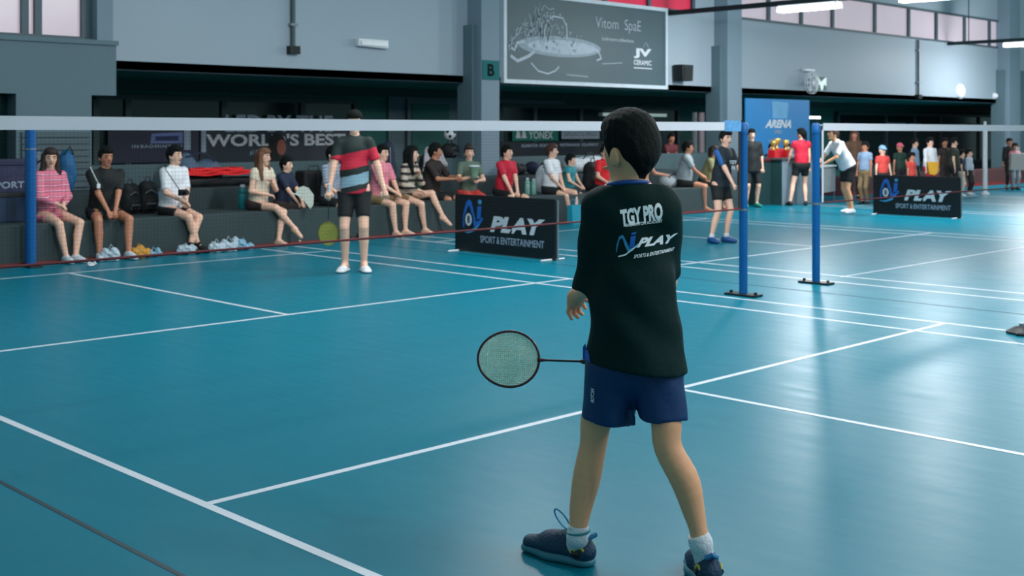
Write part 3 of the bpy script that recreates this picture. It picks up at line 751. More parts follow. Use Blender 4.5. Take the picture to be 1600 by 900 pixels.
# ------------------------------------------------------------------ rackets
def racket(name_label, loc, rot_m, frame_m, grip_m, string_m, L=0.67, hw=0.104, hl=0.128, cover=0.0016, step=0.0085, group=None):
    """local: +x from butt to head, face normal = z; origin at the butt"""
    o = thing('badminton_racket', name_label, 'racket', loc)
    o.rotation_mode = 'QUATERNION'; o.rotation_quaternion = rot_m.to_quaternion()
    c = L - hl
    ringp = [(c + hl * math.cos(t) * (1.0 if math.cos(t) > 0 else 1.02), hw * math.sin(t) * (1 - 0.05 * math.cos(t)), 0) for t in np.linspace(0, 2 * PI, 49)[:-1]]
    MB().tube(ringp, 0.0045, 8, True).build('frame', frame_m, o, True)
    MB().tube([(c - hl, 0, 0), (0.17, 0, 0)], 0.0042, 8).build('shaft', M['black'], o, True)
    MB().tube([(c - hl - 0.025, 0, 0), (c - hl + 0.004, 0, 0)], [0.005, 0.008], 8).build('joint', frame_m, o, True)
    MB().tube([(0, 0, 0), (0.01, 0, 0), (0.16, 0, 0), (0.18, 0, 0)], [0.015, 0.0135, 0.012, 0.007], 8).build('grip', grip_m, o, True)
    sb = MB()
    for k in np.arange(-hw + 0.006, hw - 0.004, step):
        e = hl * math.sqrt(max(0, 1 - (k / hw) ** 2)) * 0.985
        sb.box(c - e, c + e, k - cover / 2, k + cover / 2, -0.0005, 0.0005)
    for k in np.arange(-hl + 0.006, hl - 0.004, step):
        e = hw * math.sqrt(max(0, 1 - (k / hl) ** 2)) * 0.985
        sb.box(c + k - cover / 2, c + k + cover / 2, -e, e, -0.0005, 0.0005)
    tag(sb.build('strings', string_m, o), kind='stuff')
    return o
def frame_rot(xd, zd):
    x = Vector(xd).normalized(); z = Vector(zd); z = (z - x * z.dot(x)).normalized(); y = z.cross(x)
    return Matrix((x, y, z)).transposed()

# ------------------------------------------------------------------ the boy in the foreground, seen from behind
SK = mat('warm skin', (228, 164, 124), 0.5, 0.10, 9, 0.05, 60, sheen=0.0)
HAIR = mat('black hair', (9, 14, 13), 0.7, 0.5, 60, 0.5, 220, spec=0.2)
D0 = 4.0; S0 = (985 - 800) / F_PX * D0
org = at_depth(985, HOR + EYE * F_PX / D0, D0)
boy = thing('person', 'boy in a dark team shirt and blue shorts seen from behind on the near court', 'person', (org.x, org.y, 0), CAM_ROT)
def B(x, y, d):
    return np.array(((x - 800) / F_PX * d - S0, d - D0, EYE - (y - HOR) * d / F_PX))
YX = np.array((0, 1, 0)); 
# head turned to the left and away
hf = np.array((-math.sin(math.radians(38)), math.cos(math.radians(38)), -0.05)); hf /= np.linalg.norm(hf)
hs = np.cross(hf, (0, 0, 1)); hs /= np.linalg.norm(hs); hu = np.cross(hs, hf)     # hs: his right
RH = np.stack([hs, hf, hu], 1)
hc = B(984, 232, 4.0)
def Hd(a, b, c): return hc + hs * a + hf * b + hu * c
Lsh, Rsh = B(934, 328, 4.01), B(1040, 326, 3.99)
Lel, Lwr = B(926, 447, 4.07), B(905, 459, 4.27)
Rel, Rwr = B(1040, 440, 4.14), B(985, 548, 4.30)
Lhip, Rhip, Lkn, Rkn = B(957, 560, 4.02), B(1030, 560, 3.98), B(927, 694, 4.08), B(1044, 700, 3.93)
Lan, Ran = B(903, 838, 4.06), B(1095, 848, 3.90)
s = SDF()
s.ell(Hd(0, -0.005, 0.012), (0.077, 0.096, 0.105), RH)
s.cone(Hd(0, 0.03, -0.03), Hd(0, 0.055, -0.10), 0.058, 0.032, 0.03)
s.ell(Hd(0, 0.098, -0.03), (0.014, 0.02, 0.026), RH, 0.015)
for q in (-1, 1):
    s.ell(Hd(q * 0.081, -0.012, -0.03), (0.012, 0.022, 0.034), RH, 0.008)
    s.ell(Hd(q * 0.088, -0.02, -0.028), (0.006, 0.017, 0.028), RH, 0.006)
    s.ell(Hd(q * 0.03, 0.088, -0.062), (0.018, 0.01, 0.006), RH, 0.01)
s.cone(Hd(0, -0.02, -0.05), B(981, 300, 4.0), 0.050, 0.056, 0.03)
s.cone(B(950, 312, 4.0), B(1020, 312, 4.0), 0.045, 0.045, 0.05)
s.cone(B(986, 350, 4.0), B(990, 470, 4.0), 0.12, 0.105, 0.04, YX, 0.7).cone(B(990, 470, 4.0), B(994, 555, 4.0), 0.105, 0.12, 0.04, YX, 0.75)
s.cone(Lsh, Lel, 0.045, 0.036).cone(Lel, Lwr, 0.036, 0.024, 0.02)
s.cone(Rsh, Rel, 0.045, 0.036).cone(Rel, Rwr, 0.036, 0.025, 0.02)
s.cone(Lhip, B(938, 630, 4.05), 0.075, 0.056, 0.02)
s.chain([B(940, 620, 4.05), B(931, 660, 4.07), Lkn, B(917, 745, 4.075), B(908, 790, 4.07), B(904, 820, 4.06), Lan], [0.057, 0.0515, 0.0455, 0.0475, 0.0385, 0.031, 0.034], 22)
s.cone(Rhip, B(1038, 630, 3.96), 0.075, 0.054, 0.02)
s.chain([B(1037, 620, 3.96), B(1041, 660, 3.94), Rkn, B(1070, 750, 3.92), B(1083, 795, 3.91), B(1091, 828, 3.90), Ran], [0.055, 0.0495, 0.0455, 0.047, 0.037, 0.0285, 0.033], 22)
# right hand closed on the racket grip, in front of the belly
gp = B(968, 566, 4.33)
s.cone(Rwr, gp + (0.015, 0, 0.015), 0.026, 0.032, 0.015)
for q in range(4):
    a_ = gp + np.array((-0.025 + 0.019 * q, -0.024, 0.012)); s.cone(a_, a_ + (0, -0.004, -0.03), 0.010, 0.009, 0.006); s.cone(a_ + (0, -0.004, -0.03), a_ + (0, 0.02, -0.04), 0.009, 0.008, 0.006)
s.cone(gp + (0.02, 0.02, 0.02), gp + (-0.03, 0.02, 0.012), 0.012, 0.009, 0.008)
body_V = sdf_part(s, 0.0065, 'body', SK, boy)
# left hand: own fine grid, joined into the body mesh
s = SDF()
s.cone(Lel, Lwr, 0.034, 0.0235, 0.01)
kn = B(896, 473, 4.31)
s.cone(Lwr, B(899, 464, 4.295), 0.024, 0.026, 0.02, YX, 0.8)
s.cone(B(899, 464, 4.295), B(894, 474, 4.31), 0.024, 0.020, 0.02); s.cone(B(904, 463, 4.295), B(906, 472, 4.32), 0.021, 0.017, 0.02)
for (p0, p1, p2, r) in (((891, 474, 4.30), (888, 487, 4.305), (893, 498, 4.30), 0.0085), ((897, 476, 4.31), (897, 489, 4.32), (903, 496, 4.315), 0.009),
                        ((903, 475, 4.32), (904, 486, 4.335), (910, 491, 4.33), 0.0088), ((909, 471, 4.33), (912, 478, 4.345), (915, 482, 4.34), 0.0078),
                        ((912, 466, 4.28), (921, 470, 4.29), (927, 474, 4.295), 0.0088)):
    a_, b_, c_ = B(*p0), B(*p1), B(*p2)
    s.cone(a_, b_, r * 1.1, r, 0.004).cone(b_, c_, r, r * 0.8, 0.004)
Vh, Qh = s.build(0.0032)
mh = mesh_np('hand', Vh, Qh)
bm = bmesh.new(); bm.from_mesh(body_V.data); bm.from_mesh(mh); bm.to_mesh(body_V.data); bm.free(); body_V.data.shade_smooth(); bpy.data.meshes.remove(mh)
# hair
s = SDF()
s.ell(Hd(0, -0.006, 0.034), (0.087, 0.103, 0.097), RH, cuts=((Hd(0, 0.012, -0.01), hf * 0.80 - hu * 0.42),))
s.ell(Hd(0, 0.012, 0.07), (0.076, 0.092, 0.060), RH, 0.03)
s.ell(Hd(0, -0.062, -0.005), (0.066, 0.042, 0.068), RH, 0.03)
s.cone(Hd(0, -0.052, -0.02), Hd(0, -0.035, -0.085), 0.05, 0.030, 0.03)
for q in (-1, 1): s.cone(Hd(q * 0.074, 0.02, 0.03), Hd(q * 0.077, 0.012, -0.03), 0.016, 0.006, 0.02)
sdf_part(s, 0.006, 'hair', HAIR, boy, wob=lambda X, Y, Z: 0.0022 * np.sin(190 * X + 60 * Z) * np.sin(170 * Y + 40 * Z))
for q in (-1, 1):
    e_ = SDF(); e_.ell(Hd(q * 0.031, 0.082, -0.008), (0.012, 0.008, 0.006), RH); sdf_part(e_, 0.004, 'eye', mat('dark eye', (20, 16, 14), 0.3), boy)
    e_ = SDF(); e_.ell(Hd(q * 0.033, 0.084, 0.016), (0.019, 0.006, 0.004), RH); sdf_part(e_, 0.004, 'eyebrow', HAIR, boy)
# shirt
SHIRT = mat('dark teal jersey', (4, 34, 34), 0.7, 0.25, 5, 0.25, 14, spec=0.15)
COLLAR = mat('blue collar', (18, 70, 140), 0.6, 0.15)
s = SDF()
s.cone(B(985, 352, 4.0), B(990, 455, 4.0), 0.132, 0.128, 0.05, YX, 0.74)
s.cone(B(990, 455, 4.0), B(994, 600, 4.0), 0.132, 0.184, 0.05, YX, 0.84)
s.cone(B(952, 318, 4.0), B(1026, 316, 3.99), 0.058, 0.058, 0.06, YX, 0.95)
s.cone(B(975, 305, 3.99), B(1000, 303, 3.99), 0.058, 0.058, 0.05)
ld = Lel - Lsh; ld /= np.linalg.norm(ld); rd = Rel - Rsh; rd /= np.linalg.norm(rd)
s.cone(B(936, 328, 4.01), B(921, 470, 4.06), 0.060, 0.058, 0.045, cuts=((B(921, 446, 4.06), np.array((0.05, 0.1, -1.0))),))
s.cone(B(1036, 328, 3.99), B(1036, 450, 4.14), 0.062, 0.06, 0.05, cuts=((B(1040, 425, 4.12), rd),))
s.cut(B(994, 571, 4.0), (-0.13, 0.05, -1))
s.cut(B(980, 289, 4.0), (-0.02, 0.10, 1))
def folds(X, Y, Z):
    return 0.0045 * np.sin(26 * X + 9 * Z + 3 * np.sin(7 * Z)) * np.clip((1.25 - Z) / 0.4, 0, 1) + 0.003 * np.sin(38 * Z + 22 * X + 2 * np.sin(11 * X)) * np.clip((Z - 0.7) / 0.2, 0, 1)
shirt = sdf_part(s, 0.0065, 'shirt', SHIRT, boy, wob=folds)
s = SDF()
cc = B(981, 288, 4.0)
pts = []
for t in np.linspace(0, 2 * PI, 25):
    pts.append(cc + np.array((0.066 * math.cos(t), 0.062 * math.sin(t), 0.004 * math.cos(t) - 0.010 * math.sin(t))))
MB().tube([tuple(p) for p in pts[:-1]], 0.0085, 8, True).build('collar', COLLAR, boy, True)
# shorts
SHORT = mat('blue sports shorts', (2, 46, 92), 0.55, 0.2, 6, 0.2, 16)
s = SDF()
s.cone(B(966, 568, 4.0), B(1022, 568, 4.0), 0.104, 0.102, 0.04)
s.cone(B(958, 575, 4.01), B(944, 700, 4.06), 0.092, 0.090, 0.02, cuts=((B(944, 656, 4.05), np.array((-0.12, 0.0, -1))),))
s.cone(B(1024, 575, 3.98), B(1044, 700, 3.95), 0.088, 0.072, 0.02, cuts=((B(1043, 655, 3.95), np.array((0.0, 0.0, -1))),))
s.cut(B(990, 522, 4.0), (0, 0, 1))
shorts = sdf_part(s, 0.0065, 'shorts', SHORT, boy, wob=lambda X, Y, Z: 0.004 * np.sin(45 * X + 10 * Z) * np.sin(18 * Z + 1))
MB().tube([tuple(B(984, 640, 3.95)), tuple(B(988, 652, 3.95)), tuple(B(989, 664, 3.95))], [0.006, 0.011, 0.009], 6).build('drawstring', SHORT, boy, True)
# socks and shoes
SOCK = mat('white sock', (206, 210, 218), 0.85, 0.06, 20, 0.3, 120)
SHOE = mat('deep blue shoe mesh', (4, 50, 78), 0.6, 0.35, 18, 0.3, 90)
SOLE = mat('teal rubber sole', (44, 112, 130), 0.5, 0.2, 8)
def shoe(heel, toe, ankle, top, hdir=1):
    """heel, toe on the ground (local, z = 0); sole, upper, laces, heel tab"""
    heel, toe = np.array(heel, float), np.array(toe, float)
    L = np.linalg.norm(toe - heel); f = (toe - heel) / L; sd = np.cross(f, (0, 0, 1)); up = np.array((0, 0, 1.0))
    P = lambda a, b, c: heel + f * a * L + sd * b + up * c
    u = SDF()
    u.cone(P(0.12, 0, 0.045), P(0.16, 0, 0.082), 0.036, 0.030, 0.02)
    u.cone(P(0.14, 0, 0.045), P(0.55, 0.004, 0.045), 0.036, 0.044, 0.03, up, 0.95)
    u.cone(P(0.55, 0.004, 0.042), P(0.86, 0.002, 0.034), 0.044, 0.034, 0.03, up, 0.8)
    u.cone(P(0.30, 0, 0.085), P(0.62, 0, 0.06), 0.026, 0.022, 0.03)
    u.cut(P(0, 0, 0.022), (0, 0, -1))
    u.cut(P(0.13, 0, 0.108), tuple(-f * 0.15 + up))
    up_o = sdf_part(u, 0.005, 'shoe', SHOE, boy)
    w = SDF()
    w.cone(P(0.13, 0, 0.014), P(0.55, 0.003, 0.014), 0.042, 0.050, 0.03, up, 0.55).cone(P(0.55, 0.003, 0.014), P(0.87, 0.002, 0.016), 0.050, 0.038, 0.03, up, 0.5)
    w.cut(P(0, 0, 0.002), (0, 0, -1)); w.cut(P(0, 0, 0.030), (0, 0, 1))
    sdf_part(w, 0.005, 'shoe_sole', SOLE, up_o)
    MB().tube([tuple(P(0.02, -0.02, 0.10)), tuple(P(-0.03, 0, 0.112)), tuple(P(0.02, 0.02, 0.10))], 0.008, 6).build('heel_tab', mat('blue heel tab', (30, 110, 160), 0.6), up_o, True)
    for q in (-1, 1):
        MB().tube([tuple(P(0.06 + 0.20 * t, q * (0.034 + 0.006 * math.sin(PI * t)), 0.058 + 0.012 * math.sin(2 * PI * t))) for t in np.linspace(0, 1, 9)], 0.005, 6).build('side_stripe', mat('yellow stripe', (170, 164, 60), 0.5), up_o, True)
        MB().tube([tuple(P(0.10 + 0.1 * t, q * 0.037, 0.046)) for t in (0, .5, 1)], 0.012, 6).build('side_panel', M['black'], up_o, True)
    lc = MB()
    for t in np.linspace(0.38, 0.62, 5):
        h_ = 0.100 - (t - 0.3) * 0.11
        lc.tube([tuple(P(t, -0.026, h_ - 0.01)), tuple(P(t + 0.02, 0, h_ + 0.008)), tuple(P(t, 0.026, h_ - 0.01))], 0.0035, 5)
    lb_ = P(0.36, 0, 0.108)
    loop = [lb_ + f * (0.055 * math.sin(t) * 0.6 + 0.02 * (1 - math.cos(t))) + up * (0.03 * (1 - math.cos(t))) + sd * hdir * 0.012 * math.sin(t) for t in np.linspace(0, 2 * PI, 17)]
    lc.tube([tuple(p) for p in loop], 0.0032, 5)
    lc.build('laces', mat('bright blue lace', (24, 128, 176), 0.6), up_o, True)
    k = SDF(); tp = np.array(top, float); an = np.array(ankle, float); dr = (tp - an) / np.linalg.norm(tp - an)
    k.cone(P(0.25, 0, 0.05), an, 0.032, 0.037, 0.02).cone(an, tp + dr * 0.04, 0.037, 0.0335, 0.01)
    k.cut(tp, dr)
    sk = sdf_part(k, 0.005, 'sock', SOCK, boy)
    return P, tp, an
gz = lambda x, y: B(x, y, EYE * F_PX / (y - HOR))
P1, t1, a1 = shoe(gz(927, 886), gz(816, 858), Lan, B(904, 820, 4.06))
gr = gz(1103, 918)
P2, t2, a2 = shoe(B(1112, HOR + EYE * F_PX / 3.86, 3.86), B(1080, HOR + EYE * F_PX / 4.09, 4.09), Ran, B(1089, 834, 3.90))
# sock band, knit mark
MB().tube([tuple(t1 - np.array((0, 0, 0.022)) + np.array((0.037 * math.cos(t), 0.037 * math.sin(t), 0.004 * math.cos(t)))) for t in np.linspace(0, 2 * PI, 21)[:-1]], 0.0045, 6, True).build('sock_band', mat('teal sock band', (40, 130, 140), 0.8), boy, True)
# prints on the shirt: wrapped onto the cloth
bpy.context.view_layer.update()
def bvh_of(o): 
    me = o.data; return BVHTree.FromPolygons([v.co.copy() for v in me.vertices], [tuple(p.vertices) for p in me.polygons])
bv = bvh_of(shirt); bvs = bvh_of(shorts)
def wrap_print(V2, Fc, q00, q10, q01, m, name, parent, tree=bv, off=0.0022, fine=0.012):
    """V2 in 0..1 box placed on the quad corner pixels q00 (lower left), q10 (lower right), q01 (upper left); pressed on the cloth from behind"""
    bm = bmesh.new()
    a, b, c = [np.array(q, float) for q in (q00, q10, q01)]
    vs = []
    for p in V2:
        x, y = a + (b - a) * p[0] + (c - a) * p[1]
        w = B(x, y, 3.88); vs.append(bm.verts.new((w[0], w[1], w[2])))
    for f in Fc:
        try: bm.faces.new([vs[i] for i in f])
        except ValueError: pass
    for _ in range(4):
        es = [e for e in bm.edges if e.calc_length() > fine]
        if not es: break
        bmesh.ops.subdivide_edges(bm, edges=es, cuts=1); bmesh.ops.triangulate(bm, faces=bm.faces)
    for v in bm.verts:
        hit = tree.ray_cast(Vector((v.co.x, -1.0, v.co.z)), Vector((0, 1, 0)))
        if hit[0] is not None: v.co = hit[0] + hit[1] * off if hit[1].y < 0 else hit[0] - hit[1] * off
        else: v.co.y = 0.0
    me = bpy.data.meshes.new(name); bm.to_mesh(me); bm.free()
    return link(name, me, m, parent)
def wt(body, q00, q10, q01, m, name='shirt_print', **kw):
    V, Fc, _ = text_mesh(body, **kw); return wrap_print(V, Fc, q00, q10, q01, m, name, shirt)
WP = mat('white shirt print', (240, 244, 248), 0.6, 0.05)
wt('TGY PRO', (972, 356), (1038, 344), (970, 329), WP, bold=0.05)
wt('BADMINTON ACADEMY', (979, 354.5 + 1), (1037, 347.5 + 1), (979, 348 + 2.5), WP, bold=0.02)
wt('PLAY', (995, 388), (1060, 382), (999, 373), WP, bold=0.05, shear=0.25)
wt('SPORTS & ENTERTAINMENT', (991, 405), (1059, 396), (992, 399), WP, bold=0.02, shear=0.2)
L1 = [(0.0, 0.2), (0.04, 0.55), (0.14, 0.92), (0.30, 0.96), (0.46, 0.6), (0.58, 0.28), (0.74, 0.3), (0.92, 0.48)]
L2 = [(0.03, 0.18), (0.09, 0.50), (0.16, 0.78), (0.28, 0.80), (0.38, 0.45), (0.52, 0.1), (0.74, 0.18), (0.94, 0.42)]
wrap_print(L1 + L2, [(i, i + 1, 9 + i, 8 + i) for i in range(7)], (964, 402), (1000, 397), (964, 368), M['bluep2'], 'shirt_logo', shirt, fine=0.006)
wrap_print([(0.56, 0.3), (0.78, 0.34), (0.84, 0.86), (0.62, 0.84), (0.64, 0.9), (0.84, 0.92), (0.86, 1.02), (0.66, 1.0)], [(0, 1, 2, 3), (4, 5, 6, 7)], (964, 402), (1000, 397), (964, 368), M['bluep'], 'shirt_logo', shirt, off=0.003, fine=0.006)
wrap_print([(0.1, 0.0), (0.4, 0.04), (0.7, 0.25), (0.9, 0.42), (0.86, 0.44), (0.66, 0.32), (0.4, 0.12), (0.1, 0.06)], [(0, 1, 6, 7), (1, 2, 5, 6), (2, 3, 4, 5)], (964, 404), (1000, 399), (964, 370), WP, 'shirt_logo', shirt, off=0.003, fine=0.006)
V_, F_, _ = text_mesh('VICTOR', bold=0.02)
wrap_print(V_, F_, (931.5, 614), (931.5, 638), (926.5, 614), WP, 'shorts_print', shorts, tree=bvs)
# lighter blue flash of the shirt hem at his side
wrap_print([(0, 0), (1, 0), (0.8, 0.6), (0.3, 1.0), (0.0, 0.7)], [(0, 1, 2, 3, 4)], (914, 572), (926, 578), (914, 545), mat('blue side panel', (16, 84, 170), 0.6, 0.5, 30), 'side_panel_print', shorts, fine=0.008)
# racket held low across the body
ctr = at_depth(798, 561, 4.40); but = at_depth(985, 567, 4.32)
ax_ = (ctr - but); Lr = ax_.length + 0.123
nrm = (Vector((0, 0, EYE)) - ctr)
racket('badminton racket with pale green strings held low by the boy in front', but, frame_rot(ax_, nrm), mat('black red racket frame', (70, 22, 34), 0.35, 0.6, 9), M['black'], mat('pale green string', (236, 254, 232), 0.5, 0.02), L=Lr, hw=0.1, hl=0.113, cover=0.0042, step=0.0075)
# ------------------------------------------------------------------ people: one skin mesh each, clothes and hair as parts
def nrmz(v): v = np.array(v, float); return v / max(1e-9, np.linalg.norm(v))
def rotz(v, a):
    c, s_ = math.cos(a), math.sin(a); return np.array((c * v[0] - s_ * v[1], s_ * v[0] + c * v[1], v[2]))
def two_bone(a, t, l1, l2, pole):
    d = t - a; L = np.linalg.norm(d); L = max(L, 1e-6)
    if L > (l1 + l2) * 0.999: t = a + d / L * (l1 + l2) * 0.999; d = t - a; L = np.linalg.norm(d)
    x = (l1 * l1 - l2 * l2 + L * L) / (2 * L); y = math.sqrt(max(0, l1 * l1 - x * x))
    u = d / L; p = np.array(pole, float); p = p - u * (p @ u); p = nrmz(p)
    return a + u * x + p * y, t
SKINS = {'warm': SK, 'fair': mat('fair skin', (234, 184, 160), 0.5, 0.08, 9), 'tan': mat('tan skin', (190, 128, 100), 0.5, 0.1, 9)}
HAIRS = {'black': HAIR, 'brown': mat('brown hair', (70, 40, 30), 0.55, 0.5, 50, 0.4, 200), 'long': mat('dark brown hair', (44, 26, 24), 0.5, 0.5, 50, 0.4, 200), 'pinkcap': mat('pink hat cloth', (220, 96, 120), 0.8, 0.1), 'bluecap': mat('blue cap cloth', (120, 160, 200), 0.8, 0.1), 'gold': mat('bronze hair', (112, 74, 50), 0.5, 0.5, 50, 0.4, 200)}
EYE_M = mat('dark eye', (20, 16, 14), 0.3); LIP = mat('lips', (150, 78, 70), 0.5)
def cloth(name, col, **kw): return mat('cloth ' + name, col, 0.75, 0.18, 7, 0.2, 16, **kw)

def person(label, u, v, phi, h=1.6, z=0.0, pose='sit', seat=0.45, lean=0.0, side=0.0, twist=0.0, hy=0.0, hp=0.0,
           hands=None, feet=None, poleL=None, poleR=None, skin='fair', hair='short', hcol='black',
           shirt=None, sleeve=0.6, long_sleeve=False, hem=0.0, bottom=None, leg=0.75, shoes=None, socks=None, wide=1.0, res=0.014, only_top=False, mask=None):
    """local frame: +x right hand side, +y the way the body faces, z up; phi in degrees about z"""
    s_ = h / 1.70
    o = thing('person', label, 'person', (u, v, z), math.radians(phi))
    zp = (seat + 0.095 * s_) if pose == 'sit' else 0.90 * s_
    pel = np.array((0.0, 0.0, zp))
    upv = nrmz((math.sin(math.radians(side)), math.sin(math.radians(lean)), math.cos(math.radians(lean))))
    tw = math.radians(twist)
    sd = nrmz(rotz((1, 0, 0), tw)); sd = nrmz(sd - upv * (sd @ upv)); fw = np.cross(upv, sd)
    T = lambda a, b, c: pel + sd * a * s_ + fw * b * s_ + upv * c * s_
    nb = T(0, 0.0, 0.53)
    hdir = nrmz(upv * 0.8 + np.array((0, 0, 0.5)))
    hc_ = nb + hdir * 0.145 * s_ + np.array((0, 0, 0.0))
    bf = nrmz((fw[0], fw[1], 0)) if abs(fw[2]) < 0.95 else np.array((0, 1, 0))
    f_ = rotz(bf, math.radians(hy)); f_ = nrmz(f_ + np.array((0, 0, -math.tan(math.radians(hp)))))
    r_ = nrmz(np.cross(f_, (0, 0, 1))); u_ = np.cross(r_, f_); RR = np.stack([r_, f_, u_], 1)
    hs_ = s_ * (1.0 if h > 1.45 else 1.45 / h * 0.97)
    Hh = lambda a, b, c: hc_ + (r_ * a + f_ * b + u_ * c) * hs_
    sh = {q: T(q * 0.160 * wide, 0.0, 0.462) for q in (-1, 1)}
    hip = {q: T(q * 0.085 * wide, 0.0, -0.02) for q in (-1, 1)}
    hands = hands or {}
    feet = feet or {}
    el, wr, kn, an = {}, {}, {}, {}
    for q in (-1, 1):
        tgt = hands.get(q)
        if tgt is None:
            tgt = (q * 0.10, 0.30, zp / s_ + 0.08) if pose == 'sit' else (q * 0.24, 0.06, zp / s_ - 0.06)
        tgt = np.array(tgt, float) * s_
        pl = (poleL if q < 0 else poleR) or (q * 0.9, -0.5, -0.6)
        el[q], wr[q] = two_bone(sh[q], tgt, 0.275 * s_, 0.235 * s_, pl)
        ft = feet.get(q)
        if ft is None: ft = (q * 0.11, 0.42, 0.075) if pose == 'sit' else (q * 0.09, 0.0, 0.075)
        ft = np.array(ft, float) * s_
        if ft[2] < 0.075 * s_: ft[2] = 0.075 * s_
        kn[q], an[q] = two_bone(hip[q], ft, 0.42 * s_, 0.41 * s_, (q * 0.25, 1.0, 0.35) if pose == 'sit' else (q * 0.1, 1.0, 0.0))
    # ---- body
    b = SDF()
    b.ell(Hh(0, -0.008, 0.015), np.array((0.076, 0.094, 0.104)) * hs_, RR)
    b.cone(Hh(0, 0.028, -0.03), Hh(0, 0.052, -0.098), 0.056 * hs_, 0.03 * hs_, 0.03 * s_)
    b.ell(Hh(0, 0.098, -0.03), np.array((0.015, 0.02, 0.026)) * hs_, RR, 0.012)
    for q in (-1, 1): b.ell(Hh(q * 0.08, -0.01, -0.028), np.array((0.012, 0.021, 0.033)) * hs_, RR, 0.01)
    b.cone(Hh(0, -0.02, -0.05), nb - upv * 0.02 * s_, 0.046 * s_, 0.052 * s_, 0.03)
    b.cone(T(0, 0, 0.37), T(0, 0, 0.16), 0.135 * s_ * wide, 0.115 * s_ * wide, 0.05, fw, 0.72).cone(T(0, 0, 0.16), T(0, 0, 0.0), 0.115 * s_ * wide, 0.14 * s_ * wide, 0.05, fw, 0.78)
    b.cone(sh[-1], sh[1], 0.044 * s_, 0.044 * s_, 0.04)
    fg = MB()
    for q in (-1, 1):
        b.cone(sh[q], el[q], 0.045 * s_, 0.038 * s_, 0.03).cone(el[q], wr[q], 0.038 * s_, 0.025 * s_, 0.015)
        fd = nrmz(wr[q] - el[q]); ps = nrmz(np.cross(fd, (0, 0, 1))) if abs(fd[2]) < 0.9 else nrmz(np.cross(fd, fw))
        pn = np.cross(ps, fd)
        b.cone(wr[q], wr[q] + fd * 0.065 * s_, 0.026 * s_, 0.034 * s_, 0.02, pn, 0.6)
        for k in range(4):
            a0 = wr[q] + (fd * 0.078 + ps * (-0.026 + 0.0175 * k)) * s_; ln = (0.050, 0.058, 0.055, 0.042)[k] * s_
            m0 = a0 + (fd * 0.75 - pn * 0.35) * ln * 0.6; m1 = m0 + (fd * 0.35 - pn * 0.8) * ln * 0.6
            fg.tube([a0 - fd * 0.02, m0, m1], [0.0098 * s_, 0.009 * s_, 0.007 * s_], 6)
        a0 = wr[q] + (fd * 0.03 - ps * q * 0.026) * s_
        fg.tube([a0, a0 + (fd * 0.03 - ps * q * 0.022) * s_, a0 + (fd * 0.06 - ps * q * 0.02 - pn * 0.01) * s_], [0.012 * s_, 0.0105 * s_, 0.008 * s_], 6)
        if only_top: continue
        b.cone(hip[q], kn[q], 0.083 * s_, 0.052 * s_, 0.03)
        md = kn[q] * 0.62 + an[q] * 0.38
        back = nrmz(np.cross(np.cross(an[q] - kn[q], kn[q] - hip[q]), an[q] - kn[q]))
        md = md - back * 0.012 * s_
        b.cone(kn[q], md, 0.051 * s_, 0.052 * s_, 0.008).cone(md, an[q], 0.051 * s_, 0.031 * s_, 0.008)
    fdir = {}
    if not only_top:
        for q in (-1, 1):
            sn = an[q] - kn[q]; low = an[q][2] < 0.16 * s_
            d = np.array((kn[q] - hip[q])); d[2] = 0
            if pose != 'sit' or np.linalg.norm(d) < 0.05: d = np.array((q * 0.25, 1.0, 0))
            d = nrmz(d)
            if feet.get(('d', q)) is not None: d = nrmz(feet[('d', q)])
            if not low: d = nrmz(d * 0.75 + np.array((0, 0, -0.55)))
            fdir[q] = d
            hl = an[q] - d * 0.035 * s_ + np.array((0, 0, -0.035 * s_)); to = an[q] + d * 0.145 * s_ + np.array((0, 0, -0.05 * s_ if low else -0.03 * s_))
            b.cone(an[q], hl, 0.032 * s_, 0.034 * s_, 0.02).cone(an[q] + d * 0.02 * s_, to, 0.034 * s_, 0.024 * s_, 0.02).cone(hl, to, 0.032 * s_, 0.024 * s_, 0.02)
    sdf_part(b, res, 'body', SKINS[skin], o, extra=fg)
    # ---- face
    for q in (-1, 1):
        e_ = SDF(); e_.ell(Hh(q * 0.031, 0.081, -0.006), np.array((0.014, 0.010, 0.0075)) * hs_, RR); sdf_part(e_, 0.006, 'eye', EYE_M, o)
    MB().tube([Hh(-0.034 * 1.5, 0.078, 0.018), Hh(-0.03, 0.090, 0.024), Hh(-0.012, 0.092, 0.02)], 0.005 * hs_, 5).tube([Hh(0.034 * 1.5, 0.078, 0.018), Hh(0.03, 0.090, 0.024), Hh(0.012, 0.092, 0.02)], 0.005 * hs_, 5).build('eyebrows', HAIR, o)
    MB().tube([Hh(-0.024, 0.084, -0.066), Hh(0, 0.094, -0.068), Hh(0.024, 0.084, -0.066)], [0.004 * hs_, 0.008 * hs_, 0.004 * hs_], 6).build('mouth', LIP, o, True)
    if mask:
        mk = SDF(); mk.ell(Hh(0, 0.055, -0.055), np.array((0.062, 0.05, 0.05)) * hs_, RR); sdf_part(mk, 0.01, 'face_mask', mask, o)
    # ---- hair
    hm = HAIRS[hcol]
    g = SDF()
    g.ell(Hh(0, -0.012, 0.024), np.array((0.087, 0.103, 0.108)) * hs_, RR, cuts=((Hh(0, 0.028, 0.02), f_ * 0.80 - u_ * 0.5),))
    g.ell(Hh(0, 0.02, 0.088), np.array((0.072, 0.076, 0.042)) * hs_, RR, 0.03)
    g.ell(Hh(0, 0.062, 0.064), np.array((0.06, 0.036, 0.03)) * hs_, RR, 0.02)
    g.cone(Hh(0, -0.07, 0.0), Hh(0, -0.065, -0.08), 0.055 * hs_, 0.034 * hs_, 0.03)
